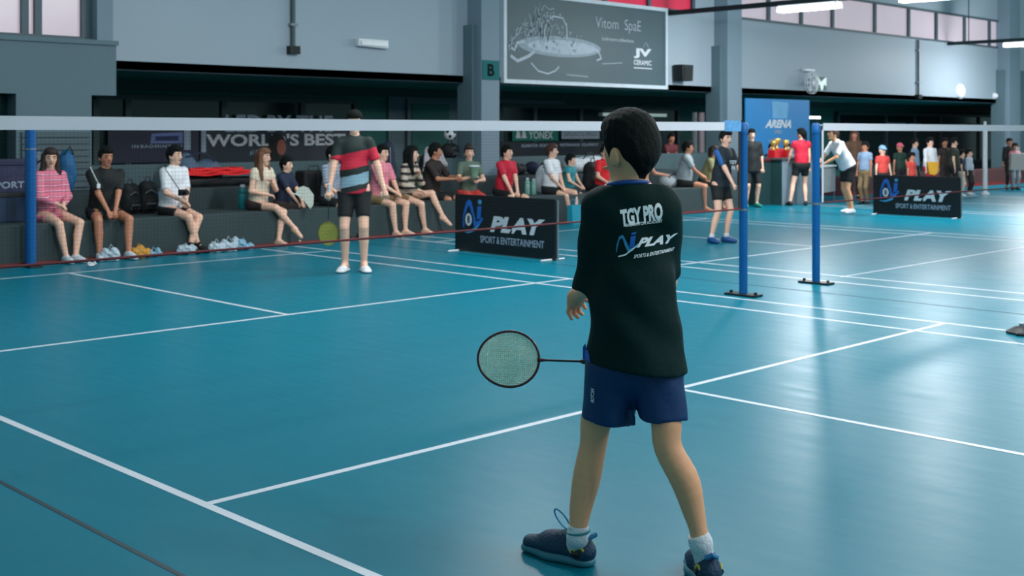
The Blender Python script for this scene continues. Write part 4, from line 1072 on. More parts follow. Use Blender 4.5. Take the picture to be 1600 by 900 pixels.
    for q in (-1, 1): g.cone(Hh(q * 0.074, 0.02, 0.03), Hh(q * 0.077, 0.012, -0.025), 0.018 * hs_, 0.008 * hs_, 0.02)
    if hair == 'long':
        for q in (-1, 1):
            g.cone(Hh(q * 0.075, 0.0, 0.03), Hh(q * 0.085, 0.0, -0.16), 0.034 * hs_, 0.04 * hs_, 0.03).cone(Hh(q * 0.085, 0.0, -0.16), Hh(q * 0.085, 0.035, -0.32), 0.04 * hs_, 0.022 * hs_, 0.03)
        g.cone(Hh(0, -0.07, 0.0), Hh(0, -0.085, -0.26), 0.075 * hs_, 0.06 * hs_, 0.03)
    elif hair == 'bob':
        for q in (-1, 1): g.cone(Hh(q * 0.075, 0.01, 0.03), Hh(q * 0.08, 0.02, -0.10), 0.034 * hs_, 0.03 * hs_, 0.03)
        g.cone(Hh(0, -0.06, 0.0), Hh(0, -0.06, -0.11), 0.075 * hs_, 0.06 * hs_, 0.03)
    elif hair == 'bun':
        g.ell(Hh(0, -0.07, 0.12), np.array((0.045, 0.045, 0.04)) * hs_, RR, 0.015)
    elif hair == 'pony':
        g.cone(Hh(0, -0.11, 0.03), Hh(0, -0.135, -0.14), 0.035 * hs_, 0.016 * hs_, 0.015)
    if hair == 'cap':
        g = SDF(); g.ell(Hh(0, -0.005, 0.03), np.array((0.09, 0.108, 0.10)) * hs_, RR, cuts=((Hh(0, 0, 0.025), -u_),)); g.ell(Hh(0, 0.12, 0.03), np.array((0.07, 0.07, 0.012)) * hs_, RR, 0.02)
        sdf_part(g, res * 0.8, 'cap', hm if not isinstance(hcol, tuple) else hm, o)
    else:
        sdf_part(g, min(res, 0.011), 'hair', hm, o, wob=lambda X, Y, Z: 0.0025 * np.sin(140 * X + 50 * Z) * np.sin(130 * Y))
    # ---- shirt
    g = SDF(); w_ = wide
    g.cone(T(0, 0, 0.37), T(0, 0.0, 0.16), 0.150 * s_ * w_, 0.146 * s_ * w_, 0.05, fw, 0.78).cone(T(0, 0, 0.16), T(0, 0.0, -0.04 - hem), 0.146 * s_ * w_, 0.170 * s_ * w_, 0.05, fw, 0.88)
    g.cone(sh[-1] + sd * 0.015, sh[1] - sd * 0.015, 0.055 * s_, 0.055 * s_, 0.04).cone(T(0, -0.01, 0.50), T(0, 0, 0.40), 0.062 * s_, 0.09 * s_, 0.06)
    g.cut(T(0, 0, 0.02 - hem), tuple(-upv)); 
    for q in (-1, 1):
        fr = 1.0 if long_sleeve else sleeve
        e_ = sh[q] + (el[q] - sh[q]) * fr; dd = nrmz(el[q] - sh[q])
        g.cone(sh[q], e_ + dd * (0 if long_sleeve else 0.04), 0.054 * s_, (0.050 if long_sleeve else 0.058) * s_, 0.035, cuts=() if long_sleeve else ((e_, dd),))
        if long_sleeve:
            d2 = nrmz(wr[q] - el[q]); g.cone(el[q], wr[q], 0.05 * s_, 0.036 * s_, 0.03, cuts=((wr[q] - d2 * 0.02, d2),))
    g.cut(nb + upv * 0.022 * s_, tuple(upv + fw * 0.25))
    ph = random.random() * 6
    sdf_part(g, res, 'shirt', shirt, o, wob=lambda X, Y, Z: 0.004 * np.sin(30 * X + 16 * Z + ph) * np.sin(24 * Z + 9 * Y + ph))
    if only_top: return o, dict(wr=wr, T=T)
    # ---- shorts, trousers or skirt
    if bottom is not None:
        g = SDF()
        g.cone(hip[-1] + upv * 0.02, hip[1] + upv * 0.02, 0.118 * s_, 0.118 * s_, 0.04).cone(T(0, 0, 0.12), T(0, 0, -0.02), 0.135 * s_ * wide, 0.150 * s_ * wide, 0.04, fw, 0.86)
        for q in (-1, 1):
            e_ = hip[q] + (kn[q] - hip[q]) * min(leg, 1.0); dd = nrmz(kn[q] - hip[q])
            full = leg > 1.0
            g.cone(hip[q], e_ + dd * (0 if full else 0.05), 0.098 * s_, (0.064 if full else 0.086 - 0.015 * leg) * s_, 0.03, cuts=() if full else ((e_, dd),))
            if full:
                d2 = nrmz(an[q] - kn[q]); e2 = kn[q] + (an[q] - kn[q]) * (leg - 1.0)
                g.cone(kn[q], e2 + d2 * 0.03, 0.066 * s_, 0.052 * s_, 0.03, cuts=((e2, d2),))
        g.cut(T(0, 0, 0.05 - hem), tuple(upv))
        sdf_part(g, res, 'skirt' if leg < 0.36 else ('trousers' if leg > 1 else 'shorts'), bottom, o)
    if socks is not None:
        for q in (-1, 1):
            d2 = nrmz(an[q] - kn[q]); g = SDF(); g.cone(an[q] - d2 * 0.07 * s_, an[q] + d2 * 0.02, 0.042 * s_, 0.040 * s_, 0.01, cuts=((an[q] - d2 * 0.07 * s_, -d2),)); sdf_part(g, res * 0.8, 'sock', socks, o)
    if shoes is not None:
        for q in (-1, 1):
            d = fdir[q]; low = an[q][2] < 0.16 * s_
            hl = an[q] - d * 0.04 * s_ + np.array((0, 0, -0.034 * s_)); to = an[q] + d * 0.15 * s_ + np.array((0, 0, -0.045 * s_ if low else -0.03 * s_))
            g = SDF(); g.cone(hl, to, 0.044 * s_, 0.036 * s_, 0.02).cone(an[q] + d * 0.0, an[q] + d * 0.09 * s_ + np.array((0, 0, -0.03)), 0.042 * s_, 0.036 * s_, 0.03)
            if low: g.cut((0, 0, 0.003), (0, 0, -1))
            sdf_part(g, res * 0.8, 'shoe', shoes, o)
    return o, dict(wr=wr, el=el, T=T, an=an, kn=kn)
def bx(x, v=13.38): return U(x, v)

C_BLACK = cloth('black', (14, 20, 22)); C_WHITE = cloth('white', (226, 226, 232)); C_NAVY = cloth('navy', (20, 34, 60)); C_GREY = cloth('grey', (150, 158, 164))
C_PINK = cloth('pink', (224, 132, 148)); C_RED = cloth('crimson', (196, 26, 54)); C_TEAL = cloth('teal', (30, 130, 140)); C_OLIVE = cloth('olive', (134, 132, 92)); C_GREEN = cloth('dark green', (20, 50, 40))
C_LBLUE = cloth('light blue', (134, 160, 190)); C_CREAM = cloth('cream', (222, 206, 186)); C_KHAKI = cloth('khaki', (130, 108, 76)); C_BROWN = cloth('dark brown', (44, 34, 32)); C_SCARLET = cloth('scarlet', (224, 30, 40)); C_BRED = cloth('coral', (206, 66, 60))
S_WHITE = mat('white shoe', (200, 206, 214), 0.5, 0.1); S_BLACK = mat('black shoe', (18, 20, 22), 0.5, 0.2); S_BLUE = mat('blue shoe', (16, 66, 120), 0.5, 0.2); S_RED = mat('maroon sandal', (90, 34, 40), 0.5); S_TEAL = mat('green shoe', (30, 130, 116), 0.5)
STRIPE = mat_bands('pink striped knit', (0, 0, 1), 0.4, 1.2, [(0, (226, 124, 146)), (0.45, (170, 90, 122)), (0.62, (240, 180, 196)), (0.8, (214, 104, 130))], repeat=13)
STRIPE2 = mat_bands('striped sleeve', (0, 0, 1), 0.4, 1.2, [(0, (190, 176, 160)), (0.6, (40, 34, 36))], repeat=8)
GREYST = mat_bands('grey check shirt', (0.3, 0, 1), 0.4, 1.2, [(0, (150, 160, 176)), (0.5, (120, 132, 152))], repeat=22)

# opponent facing the camera on the far side of the net
BANDS = mat_bands('diagonal team jersey', (0.22, 0.0, 1.0), 0.78, 1.46, [(0.0, (170, 20, 50)), (0.12, (20, 30, 32)), (0.20, (132, 164, 180)), (0.37, (14, 30, 28)), (0.47, (190, 24, 54)), (0.72, (16, 34, 32))])
ou, ov = on_floor(554, 424)
op, oi = person('player in a red, black and pale blue banded shirt standing behind the net', ou, ov, 140, 1.69, pose='stand', skin='fair', shirt=BANDS, sleeve=0.72, hem=0.10, bottom=C_BLACK, leg=0.74, hy=0, hp=4,
                hands={-1: (-0.33, 0.05, 0.80), 1: (0.27, 0.16, 0.80)}, feet={-1: (-0.10, 0.02, 0), 1: (0.10, 0.0, 0)}, hair='short', res=0.011, wide=0.96, shoes=None)
SL = mat('white slide sandal', (214, 216, 220), 0.5, 0.04)
for q in (-1, 1):
    a_ = oi['an'][q]; d = nrmz((q * 0.25, 1.0, 0))
    g = SDF(); h0 = np.array((a_[0], a_[1], 0.018)); g.cone(h0 - d * 0.05, h0 + d * 0.16, 0.042, 0.048, 0.02, (0, 0, 1), 0.4); g.cut((0, 0, 0.002), (0, 0, -1))
    g.cone(h0 + d * 0.07 + np.array((0, 0, 0.012)), h0 + d * 0.13 + np.array((0, 0, 0.008)), 0.052, 0.048, 0.02, (0, 0, 1), 0.85)
    sdf_part(g, 0.008, 'slide_sandal', SL, op)
op_w = op.matrix_basis
hw_ = op_w @ Vector(oi['wr'][1])
r0 = op_w @ Vector(oi['wr'][1] + nrmz(oi['wr'][1] - oi['el'][1]) * 0.05)
rdir = (at_depth(513, 362, 12.55) - r0).normalized()
racket('racket with yellow strings hanging from the hand of the player behind the net', r0 - rdir * 0.10, frame_rot(rdir, Vector((-0.7, -0.72, 0.2))), mat('olive racket frame', (110, 110, 40), 0.4), M['white'], mat('yellow string', (190, 184, 70), 0.5), cover=0.004, step=0.009)

# spectators on the ledge, from left to right
person('woman in a pink striped sweater and skirt sitting beside the thick blue post', bx(80), 13.40, 188, 1.58, hy=-22, skin='fair', hair='long', hcol='long', shirt=STRIPE, long_sleeve=True, hem=0.06, bottom=STRIPE, leg=0.42,
       hands={-1: (-0.03, 0.24, 0.70), 1: (0.06, 0.26, 0.70)}, feet={-1: (-0.06, 0.44, 0), 1: (0.06, 0.43, 0)}, shoes=S_WHITE)
person('spectator in a black shirt and shorts with hands between the knees', bx(160), 13.36, 172, 1.62, lean=10, hy=10, hp=4, skin='tan', shirt=C_BLACK, sleeve=0.85, bottom=C_BLACK, leg=0.55, wide=1.15,
       hands={-1: (0.0, 0.40, 0.46), 1: (0.03, 0.40, 0.50)}, feet={-1: (-0.16, 0.45, 0), 1: (0.17, 0.40, 0)}, shoes=S_WHITE)
person('man in a white polo shirt sitting with crossed ankles', bx(270), 13.42, 196, 1.62, lean=6, hy=8, skin='fair', shirt=C_WHITE, sleeve=0.9, bottom=C_BLACK, leg=0.55, hem=0.03, wide=1.1,
       hands={-1: (0.02, 0.28, 0.66), 1: (0.10, 0.30, 0.66)}, feet={-1: (0.10, 0.42, 0), 1: (-0.04, 0.44, 0)}, shoes=S_BLACK, socks=C_BLACK)
person('woman with long bronze hair and crossed legs touching her chin', bx(405), 13.42, 190, 1.55, lean=12, hy=12, skin='fair', hair='long', hcol='gold', shirt=C_CREAM, sleeve=0.4, bottom=C_BROWN, leg=0.5, wide=0.92,
       hands={-1: (-0.02, 0.26, 0.90), 1: (0.02, 0.22, 0.72)}, feet={-1: (-0.02, 0.40, 0), 1: (-0.22, 0.52, 0.24)})
person('small boy in a dark shirt holding a pale fan-shaped paper', bx(447), 13.46, 200, 1.30, lean=8, hy=10, skin='fair', shirt=C_NAVY, sleeve=0.8, bottom=C_BROWN, leg=0.8, hands={-1: (-0.10, 0.36, 0.66), 1: (0.02, 0.36, 0.66)}, feet={-1: (-0.05, 0.30, 0.10), 1: (0.1, 0.30, 0.10)})
person('spectator in a pale blue checked shirt half hidden behind the standing player', bx(524), 13.5, 190, 1.58, lean=6, hy=10, skin='fair', shirt=GREYST, sleeve=0.9, bottom=C_BLACK, leg=0.8, feet={-1: (-0.1, 0.38, 0), 1: (0.1, 0.38, 0)}, shoes=S_BLACK)
person('spectator in a pink shirt with bare feet beside the standing player', bx(592), 13.4, 192, 1.60, lean=8, hy=5, skin='fair', shirt=C_PINK, sleeve=0.8, bottom=C_KHAKI, leg=0.62, hands={-1: (-0.08, 0.32, 0.66), 1: (0.02, 0.34, 0.66)}, feet={-1: (-0.15, 0.40, 0), 1: (0.10, 0.42, 0)})
person('woman with long black hair and striped sleeves, one leg crossed over', bx(634), 13.42, 196, 1.58, lean=14, hy=22, skin='fair', hair='long', shirt=STRIPE2, long_sleeve=True, bottom=C_KHAKI, leg=0.5, wide=0.92,
       hands={-1: (-0.04, 0.26, 0.92), 1: (0.04, 0.30, 0.68)}, feet={1: (0.02, 0.40, 0), -1: (-0.22, 0.58, 0.26)}, shoes=None)
person('man in a dark shirt reaching forward beside the woman with a bun', bx(696), 13.75, 205, 1.62, lean=10, hy=28, skin='tan', shirt=C_BROWN, sleeve=0.9, bottom=C_BLACK, leg=0.9, wide=1.15, hands={-1: (-0.18, 0.40, 0.82), 1: (0.06, 0.42, 0.80)}, shoes=S_BLACK)
person('woman with her hair in a bun holding a cup next to the pillar', bx(740), 13.5, 160, 1.55, lean=4, hy=-15, skin='fair', hair='bun', hcol='long', shirt=cloth('grey green', (92, 110, 96)), sleeve=0.7, bottom=C_BRED, leg=0.8, wide=0.92, hands={-1: (-0.06, 0.30, 0.80), 1: (0.06, 0.30, 0.86)}, shoes=S_WHITE)
person('boy in a crimson shirt sitting right of the pillar above the banner', bx(791), 13.45, 178, 1.56, lean=10, hy=14, skin='fair', shirt=C_RED, sleeve=0.7, bottom=C_BLACK, leg=0.85, hands={-1: (-0.02, 0.36, 0.50), 1: (0.08, 0.36, 0.50)}, shoes=S_BLACK)
person('boy in a white shirt with a black print and red brown hair', bx(868), 13.5, 190, 1.56, lean=4, hy=22, skin='fair', hcol='brown', shirt=C_WHITE, sleeve=0.75, bottom=C_BLACK, leg=0.6, hands={-1: (-0.06, 0.24, 0.62), 1: (0.04, 0.26, 0.62)}, feet={-1: (-0.12, 0.50, 0.12), 1: (0.0, 0.42, 0)}, shoes=S_WHITE)
person('small child in a teal top sitting next to the boy in white', bx(893), 13.45, 196, 1.22, lean=6, hy=15, skin='fair', shirt=C_TEAL, sleeve=0.4, bottom=C_NAVY, leg=0.6, feet={-1: (-0.1, 0.36, 0.12), 1: (0.05, 0.36, 0.1)}, shoes=S_WHITE)
person('spectator in a scarlet shirt mostly hidden behind the boy in front', bx(946), 13.45, 170, 1.5, lean=8, skin='fair', shirt=C_SCARLET, sleeve=0.7, bottom=C_BLACK, leg=0.7, shoes=S_BLACK)
person('spectator in dark clothes leaning forward right behind the shoulder of the boy in front', bx(1008), 13.5, 215, 1.52, lean=18, hy=10, skin='tan', shirt=C_BROWN, sleeve=0.5, bottom=C_BROWN, leg=0.9, hands={-1: (-0.1, 0.46, 0.80), 1: (0.06, 0.5, 0.78)}, shoes=S_BLACK)
lu, _ = on_v(1047, 230, 15.55)
person('person leaning folded arms on the parapet under the white uprights', lu, 15.62, 170, 1.45, pose='stand', lean=14, hy=-6, skin='tan', shirt=cloth('maroon', (92, 34, 42)), long_sleeve=False, sleeve=0.6, bottom=C_BLACK, leg=1.8, shoes=S_BLACK, hands={-1: (0.06, 0.30, 1.13), 1: (-0.06, 0.34, 1.13)}, hair='short', res=0.016)
person('man in a pale grey T-shirt and shorts sitting in profile', bx(1068, 13.5), 13.5, 212, 1.62, lean=8, hy=10, skin='tan', shirt=C_GREY, sleeve=0.75, bottom=C_BLACK, leg=0.55, wide=1.15, hands={-1: (-0.02, 0.36, 0.70), 1: (0.04, 0.38, 0.66)}, res=0.016)
person('person in an olive shirt with dark bobbed hair bending over the lap', bx(1100, 13.5), 13.5, 205, 1.5, lean=20, hy=-30, hp=20, skin='tan', hair='bob', hcol='long', shirt=C_OLIVE, sleeve=0.7, bottom=C_GREEN, leg=1.7, hands={-1: (-0.06, 0.36, 0.66), 1: (0.04, 0.38, 0.66)}, res=0.016)

# players and helpers standing further back
pu, pv = on_floor(1126, 379)
TEAM = mat_bands('dark jersey with blue sleeves', (1.0, 0.0, 0.0), -0.3, 0.3, [(0, (14, 30, 40)), (0.62, (14, 30, 40)), (0.80, (20, 90, 160))])
p2, i2 = person('player in a dark jersey with blue sleeve stepping beside the near net post', pu, pv, 178, 1.50, pose='stand', lean=9, hy=-12, hp=4, skin='fair', shirt=TEAM, sleeve=0.8, hem=0.08, bottom=C_BLACK, leg=0.6,
                hands={-1: (-0.22, 0.36, 0.80), 1: (0.12, 0.42, 0.72)}, feet={-1: (-0.06, 0.05, 0), 1: (0.20, -0.02, 0)}, shoes=S_BLUE, socks=S_WHITE, res=0.015)
for body_, z0_, w_, h_ in (('TGY', 1.04, 0.16, 0.05), ('N', 0.97, 0.07, 0.05)):
    V, Fc, _ = text_mesh(body_, bold=0.05)
    link('chest_print', mesh_from([(w_ / 2 - p[0] * w_ + 0.0, 0.205 + 0.0, z0_ + p[1] * h_) for p in V], Fc), M['print'], p2)
ku, kv = on_floor(1174, 324)
person('tall figure in loose black clothes standing left of the prize counter', ku, kv, 150, 1.52, pose='stand', hy=0, skin='fair', shirt=C_BLACK, sleeve=0.95, hem=0.16, bottom=C_BLACK, leg=0.9, wide=1.2, shoes=S_TEAL, feet={-1: (-0.12, 0.0, 0), 1: (0.14, 0.03, 0)}, res=0.017)
cu_, cv_ = 22.0, 14.35
for x, lab, sh_ in ((1206, 'helper in dark clothes behind the left of the trophies', C_BROWN), (1230, 'helper in a grey top behind the right of the trophies', C_GREY)):
    stl = thing('stool', 'small stool behind the prize counter under the ' + ('left' if x < 1210 else 'right') + ' helper', 'stool', (U(x, 14.5), 14.5, 0))
    MB().lathe([(0.15, 0.46), (0.16, 0.48), (0.15, 0.5)], 16).build('stool_seat', M['black'], stl, True)
    for a in (0.8, 2.4, 3.9, 5.5): MB().tube([(0.16 * math.cos(a), 0.16 * math.sin(a), 0), (0.1 * math.cos(a), 0.1 * math.sin(a), 0.47)], 0.012, 6).build('leg', M['steel'], stl)
    person(lab, U(x, 14.5), 14.5, 150, 1.34, pose='sit', seat=0.50, skin='fair', shirt=sh_, sleeve=0.6, bottom=C_BLACK, leg=0.9, res=0.018, hy=-4)
ru, rv = on_floor(1252, 321)
person('girl in a crimson top and black shorts standing with her back turned at the counter', ru, rv, -42, 1.53, pose='stand', hy=40, skin='fair', hair='pony', shirt=C_RED, sleeve=0.3, bottom=C_BLACK, leg=0.55, shoes=S_BLACK, feet={-1: (-0.26, -0.04, 0), 1: (0.10, 0.0, 0)}, hands={-1: (-0.26, 0.22, 0.86), 1: (0.2, 0.1, 0.8)}, res=0.017)
wu, wv = on_floor(1324, 334)
person('man in a white shirt and black shorts bending forward near the second net', wu, wv, 62, 1.62, pose='stand', lean=30, hy=0, hp=-8, skin='warm', hcol='brown', shirt=C_WHITE, sleeve=0.85, bottom=C_BLACK, leg=0.7, hem=0.05, wide=1.1, hands={-1: (-0.12, 0.55, 0.95), 1: (0.12, 0.55, 0.92)}, shoes=S_WHITE, res=0.016, feet={-1: (-0.08, -0.05, 0), 1: (0.10, -0.12, 0)})
def far(label, x, yfoot, htop, **kw):
    u, v = on_floor(x, yfoot); d = EYE * F_PX / (yfoot - HOR); hh = EYE + (HOR - htop) * d / F_PX
    return person(label, u, v, kw.pop('phi', 150), max(0.9, hh), pose='stand', res=0.019, **kw)
far('man in a pale shirt and khaki trousers walking right of the bending man', 1352, 319, 222, phi=80, shirt=C_LBLUE, bottom=C_KHAKI, leg=1.85, shoes=S_BLACK, skin='tan', wide=1.1)
far('person in brown at the back behind the man in khaki', 1335, 312, 203, phi=120, shirt=cloth('brown wool', (88, 62, 44)), bottom=C_BROWN, leg=1.85, shoes=S_BLACK, skin='tan', hair='long', hcol='brown')
far('child in a blue cap and red top behind the right banner', 1379, 322, 228, phi=150, shirt=C_BRED, bottom=C_BLACK, leg=0.8, shoes=S_BLACK, hair='cap', hcol='bluecap')
far('person in dark green with a pink hat behind the right banner', 1406, 312, 224, phi=150, shirt=C_GREEN, bottom=C_BLACK, leg=1.8, shoes=S_BLACK, skin='tan', hair='cap', hcol='pinkcap')
far('child in a red top low behind the right banner', 1424, 318, 240, phi=170, shirt=C_BRED, bottom=C_BROWN, leg=0.9, shoes=S_BLACK, skin='tan')
far('person in a pale blue shirt standing at the back left of the person in white', 1429, 310, 217, phi=190, shirt=C_LBLUE, bottom=C_NAVY, leg=1.8, shoes=S_BLACK, skin='fair')
far('person in a white top with a yellow bag on the chest at the right', 1453, 315, 215, phi=170, shirt=C_WHITE, bottom=C_RED, leg=0.8, shoes=S_WHITE, skin='fair', wide=1.2, long_sleeve=True)
far('person in brown standing behind the seated man in a dark top', 1476, 309, 216, phi=150, shirt=C_BROWN, bottom=C_BROWN, leg=1.8, shoes=S_BLACK, skin='tan')
far('person in a dark green top standing at the right end of the group', 1490, 311, 216, phi=200, shirt=cloth('moss', (36, 46, 34)), bottom=C_BLACK, leg=1.8, shoes=S_BLACK, wide=1.25)
far('person in white trousers at the right end of the black banner', 1502, 307, 236, phi=200, shirt=C_NAVY, bottom=C_CREAM, leg=1.85, shoes=S_WHITE)
far('child in a white and blue jacket left of the white pole', 1514, 305, 234, phi=180, shirt=mat_bands('white jacket blue band', (0, 0, 1), 0.4, 1.2, [(0, (196, 204, 220)), (0.55, (196, 204, 220)), (0.62, (70, 96, 140)), (0.7, (196, 204, 220))]), bottom=C_BLACK, leg=1.8, shoes=S_WHITE, long_sleeve=True)
far('figure in black standing at the far right beyond the white pole', 1577, 296, 216, phi=140, shirt=C_BLACK, bottom=C_BLACK, leg=1.8, shoes=S_BLACK, skin='tan', long_sleeve=True)
far('figure in a pink top with a pale bag at the far right edge', 1586, 297, 224, phi=140, shirt=C_PINK, bottom=C_GREY, leg=1.8, shoes=S_BLACK, skin='tan')
# ------------------------------------------------------------------ things left on the ledges and on the floor
def soft(name, label, cat, x, y_base, v, z, shapes, m, parts=(), res=0.014, phi=0.0, u=None):
    """bag-like thing: shapes = implicit pieces in local metres (x along the wall, y to the back, z up)"""
    o = thing(name, label, cat, (U(x, v) if u is None else u, v, z), math.radians(phi))
    g = SDF()
    for q in shapes:
        if q[0] == 'c': g.cone(*q[1:5], k=0.04, axis=q[5] if len(q) > 5 else None, flat=q[6] if len(q) > 6 else 1.0)
        else: g.ell(q[1], q[2], k=0.04)
    g.cut((0, 0, 0.0), (0, 0, -1))
    sdf_part(g, res, 'shell', m, o, wob=lambda X, Y, Z: 0.006 * np.sin(23 * X + 5) * np.sin(27 * Z + 11 * Y))
    for pn, mb, pm in parts: mb.build(pn, pm, o, True)
    return o
AX = (0, 1, 0)
def backpack(label, x, v, z, m, w=0.3, h=0.45, phi=0, accent=None):
    am = accent or M['steel']
    pk = MB().tube([(-w * .3, -0.13, h * .15), (-w * .32, -0.155, h * .3), (w * .3, -0.155, h * .3), (w * .3, -0.13, h * .15)], 0.012, 6)
    hd = MB().tube([(-0.05, 0, h), (-0.04, 0, h + 0.05), (0.04, 0, h + 0.05), (0.05, 0, h)], 0.010, 6)
    zp = MB().tube([(-w * .35, -0.12, h * .62), (0, -0.14, h * .72), (w * .35, -0.12, h * .62)], 0.007, 5)
    return soft('backpack', label, 'backpack', x, 0, v, z, [('c', (-w * .28, 0, 0.12), (-w * .22, 0, h - .12), .13, .12, AX, .95), ('c', (w * .28, 0, 0.12), (w * .22, 0, h - .12), .13, .12, AX, .95), ('e', (0, -0.08, h * .3), (w * .36, .08, h * .22))], m,
                (('pocket_trim', pk, am), ('carry_handle', hd, M['black']), ('zip', zp, am)), phi=phi)
BAGK = cloth('black nylon', (16, 20, 24)); BAGN = cloth('navy nylon', (24, 34, 62)); BAGW = cloth('white nylon', (190, 196, 204))
backpack('black backpack with a pale tag right of the spectator in black', 203, 13.85, 0.45, BAGK, phi=8).scale = (.62, .8, .85)
backpack('black backpack with a grey top pocket left of the man in white', 231, 13.85, 0.45, BAGK, 0.32, 0.48, -6).scale = (.62, .8, .85)
backpack('black backpack standing on the parapet under a ball', 703, 15.28, 1.02, BAGK, 0.16, 0.24)
ball = thing('soccer_ball', 'white ball with dark patches on top of the parapet backpack', 'ball', (U(703, 15.28), 15.28, 1.415))
g = SDF(); g.ell((0, 0, 0), (0.105, 0.105, 0.105)); sdf_part(g, 0.012, 'shell', M['white'], ball)
for a, b in ((0.2, 0.4), (1.5, 0.6), (-1.2, 0.5), (0.4, -0.6), (-0.7, -0.3), (2.0, -0.4), (0, 1.5), (3.4, 0.2)):
    n_ = Vector((math.cos(b) * math.sin(a), -math.cos(b) * math.cos(a), math.sin(b))); a1_ = n_.orthogonal().normalized(); b1_ = n_.cross(a1_)
    MB().add([n_ * 0.1035 + (a1_ * math.cos(t) + b1_ * math.sin(t)) * 0.032 for t in np.linspace(0, 2 * PI, 6)[:-1]] + [n_ * 0.108], [(i, (i + 1) % 5, 5) for i in range(5)]).build('patch', M['black'], ball)
# pale blue tote behind the man in white
soft('tote_bag', 'pale blue tote bag standing behind the man in white', 'bag', 251, 0, 13.85, 0.45, [('c', (-.1, 0, .05), (-.12, 0, .36), .05, .05, AX, .7), ('c', (.1, 0, .05), (.12, 0, .36), .05, .05, AX, .7), ('c', (-.1, 0, .2), (.1, 0, .2), .06, .06)], cloth('denim', (70, 110, 150)),
     (('strap', MB().tube([(-.1, 0, .38), (-.08, 0, .5), (.08, 0, .5), (.1, 0, .38)], .009, 6), M['black']),))
# long dark bag and red folded mat
o = soft('racket_bag', 'long black racket bag lying under the red folded mat', 'bag', 345, 0, 14.5, 0.72, [('c', (-.62, 0, .07), (.62, 0, .06), .10, .08, (0, 0, 1), .8)], BAGK, (('zip', MB().tube([(-.6, -.085, .09), (0, -.1, .1), (.6, -.075, .08)], .006, 5), M['steel']), ('carry_handle', MB().tube([(-.1, -.09, .1), (-.06, -.14, .13), (.06, -.14, .13), (.1, -.09, .1)], .009, 6), M['black'])))
RM = mat('bright red mat cloth', (236, 30, 34), 0.7, 0.15, 6)
o = thing('folded_mat', 'bright red folded mat lying on the long racket bag', 'mat', (U(345, 14.5), 14.5, 0.875))
for k, (x0, x1, z0) in enumerate(((-.64, .62, 0), (-.62, .60, .035), (-.55, .25, .068))):
    N = 14; V, Fc = [], []
    for i in range(N + 1):
        x = x0 + (x1 - x0) * i / N; zz = z0 + 0.008 * math.sin(i * 1.3 + k)
        for (y, z) in ((-.16, 0), (.16, 0), (.16, .03), (-.16, .03)): V.append((x, y + 0.01 * math.sin(i + k), zz + z))
    for i in range(N):
        for j in range(4): Fc.append((i * 4 + j, i * 4 + (j + 1) % 4, (i + 1) * 4 + (j + 1) % 4, (i + 1) * 4 + j))
    Fc += [(3, 2, 1, 0), (N * 4, N * 4 + 1, N * 4 + 2, N * 4 + 3)]
    MB().add(V, Fc).build('fold', RM, o, bevel=0.004)
soft('duffel_bag', 'grey and navy soft bag on the ledge behind the man in white', 'bag', 305, 0, 14.75, 0.72, [('e', (-.15, 0, .2), (.16, .16, .26)), ('e', (.18, 0, .17), (.24, .15, .2))], cloth('slate blue', (70, 92, 116)), (('strap', MB().tube([(-.2, -.1, .4), (0, -.16, .46), (.25, -.1, .34)], .012, 6), BAGN),))
def bottle(label, x, v, z, h, m, capm, r=0.035):
    o = thing('water_bottle', label, 'bottle', (U(x, v), v, z))
    MB().lathe([(r * .9, 0), (r, .01), (r, h * .6), (r * .93, h * .62), (r, h * .66), (r * .95, h * .78), (r * .5, h * .88), (r * .5, h * .91)], 16).build('flask', m, o, True)
    MB().lathe([(r * .55, h * .90), (r * .55, h * .98), (r * .4, h)], 12).build('cap', capm, o, True)
    return o
TB = mat('teal bottle', (20, 120, 130), 0.25)
bottle('teal water bottle left of the woman with bronze hair', 379, 13.75, 0.45, 0.32, TB, M['white'], 0.06)
CB = mat('pale green bottle', (120, 170, 160), 0.2)
bottle('pale green water bottle right of the boy in crimson, left of two', 824, 13.6, 0.45, 0.27, CB, M['white'], 0.045)
bottle('pale green water bottle right of the boy in crimson, right of two', 834, 13.62, 0.45, 0.25, CB, M['white'], 0.045)
# suitcase
o = thing('suitcase', 'black suitcase on the ledge left of the standing player', 'suitcase', (U(490, 13.8), 13.8, 0.45))
MB().box(-.24, .24, -.12, .12, .04, .48).build('shell', BAGK, o, bevel=0.04)
for x in (-.18, .18): MB().tube([(x, -.08, .02), (x, .08, .02)], .02, 8).build('wheel', M['black'], o)
MB().tube([(-.08, 0, .48), (-.08, 0, .54), (.08, 0, .54), (.08, 0, .48)], .009, 6).build('carry_handle', M['black'], o, True)
for x in (-.16, -.05, .06, .17): box('rib', x, x + .015, -.128, -.118, .08, .44, M['black'], o)
soft('racket_bag', 'tall navy racket bag leaning behind the woman with striped sleeves', 'bag', 608, 0, 14.7, 0.72, [('c', (0, 0, .1), (.02, .05, .5), .14, .10, AX, .7)], BAGN, (('zip', MB().tube([(-.05, -.1, .1), (-.03, -.06, .5)], .006, 5), M['steel']),))
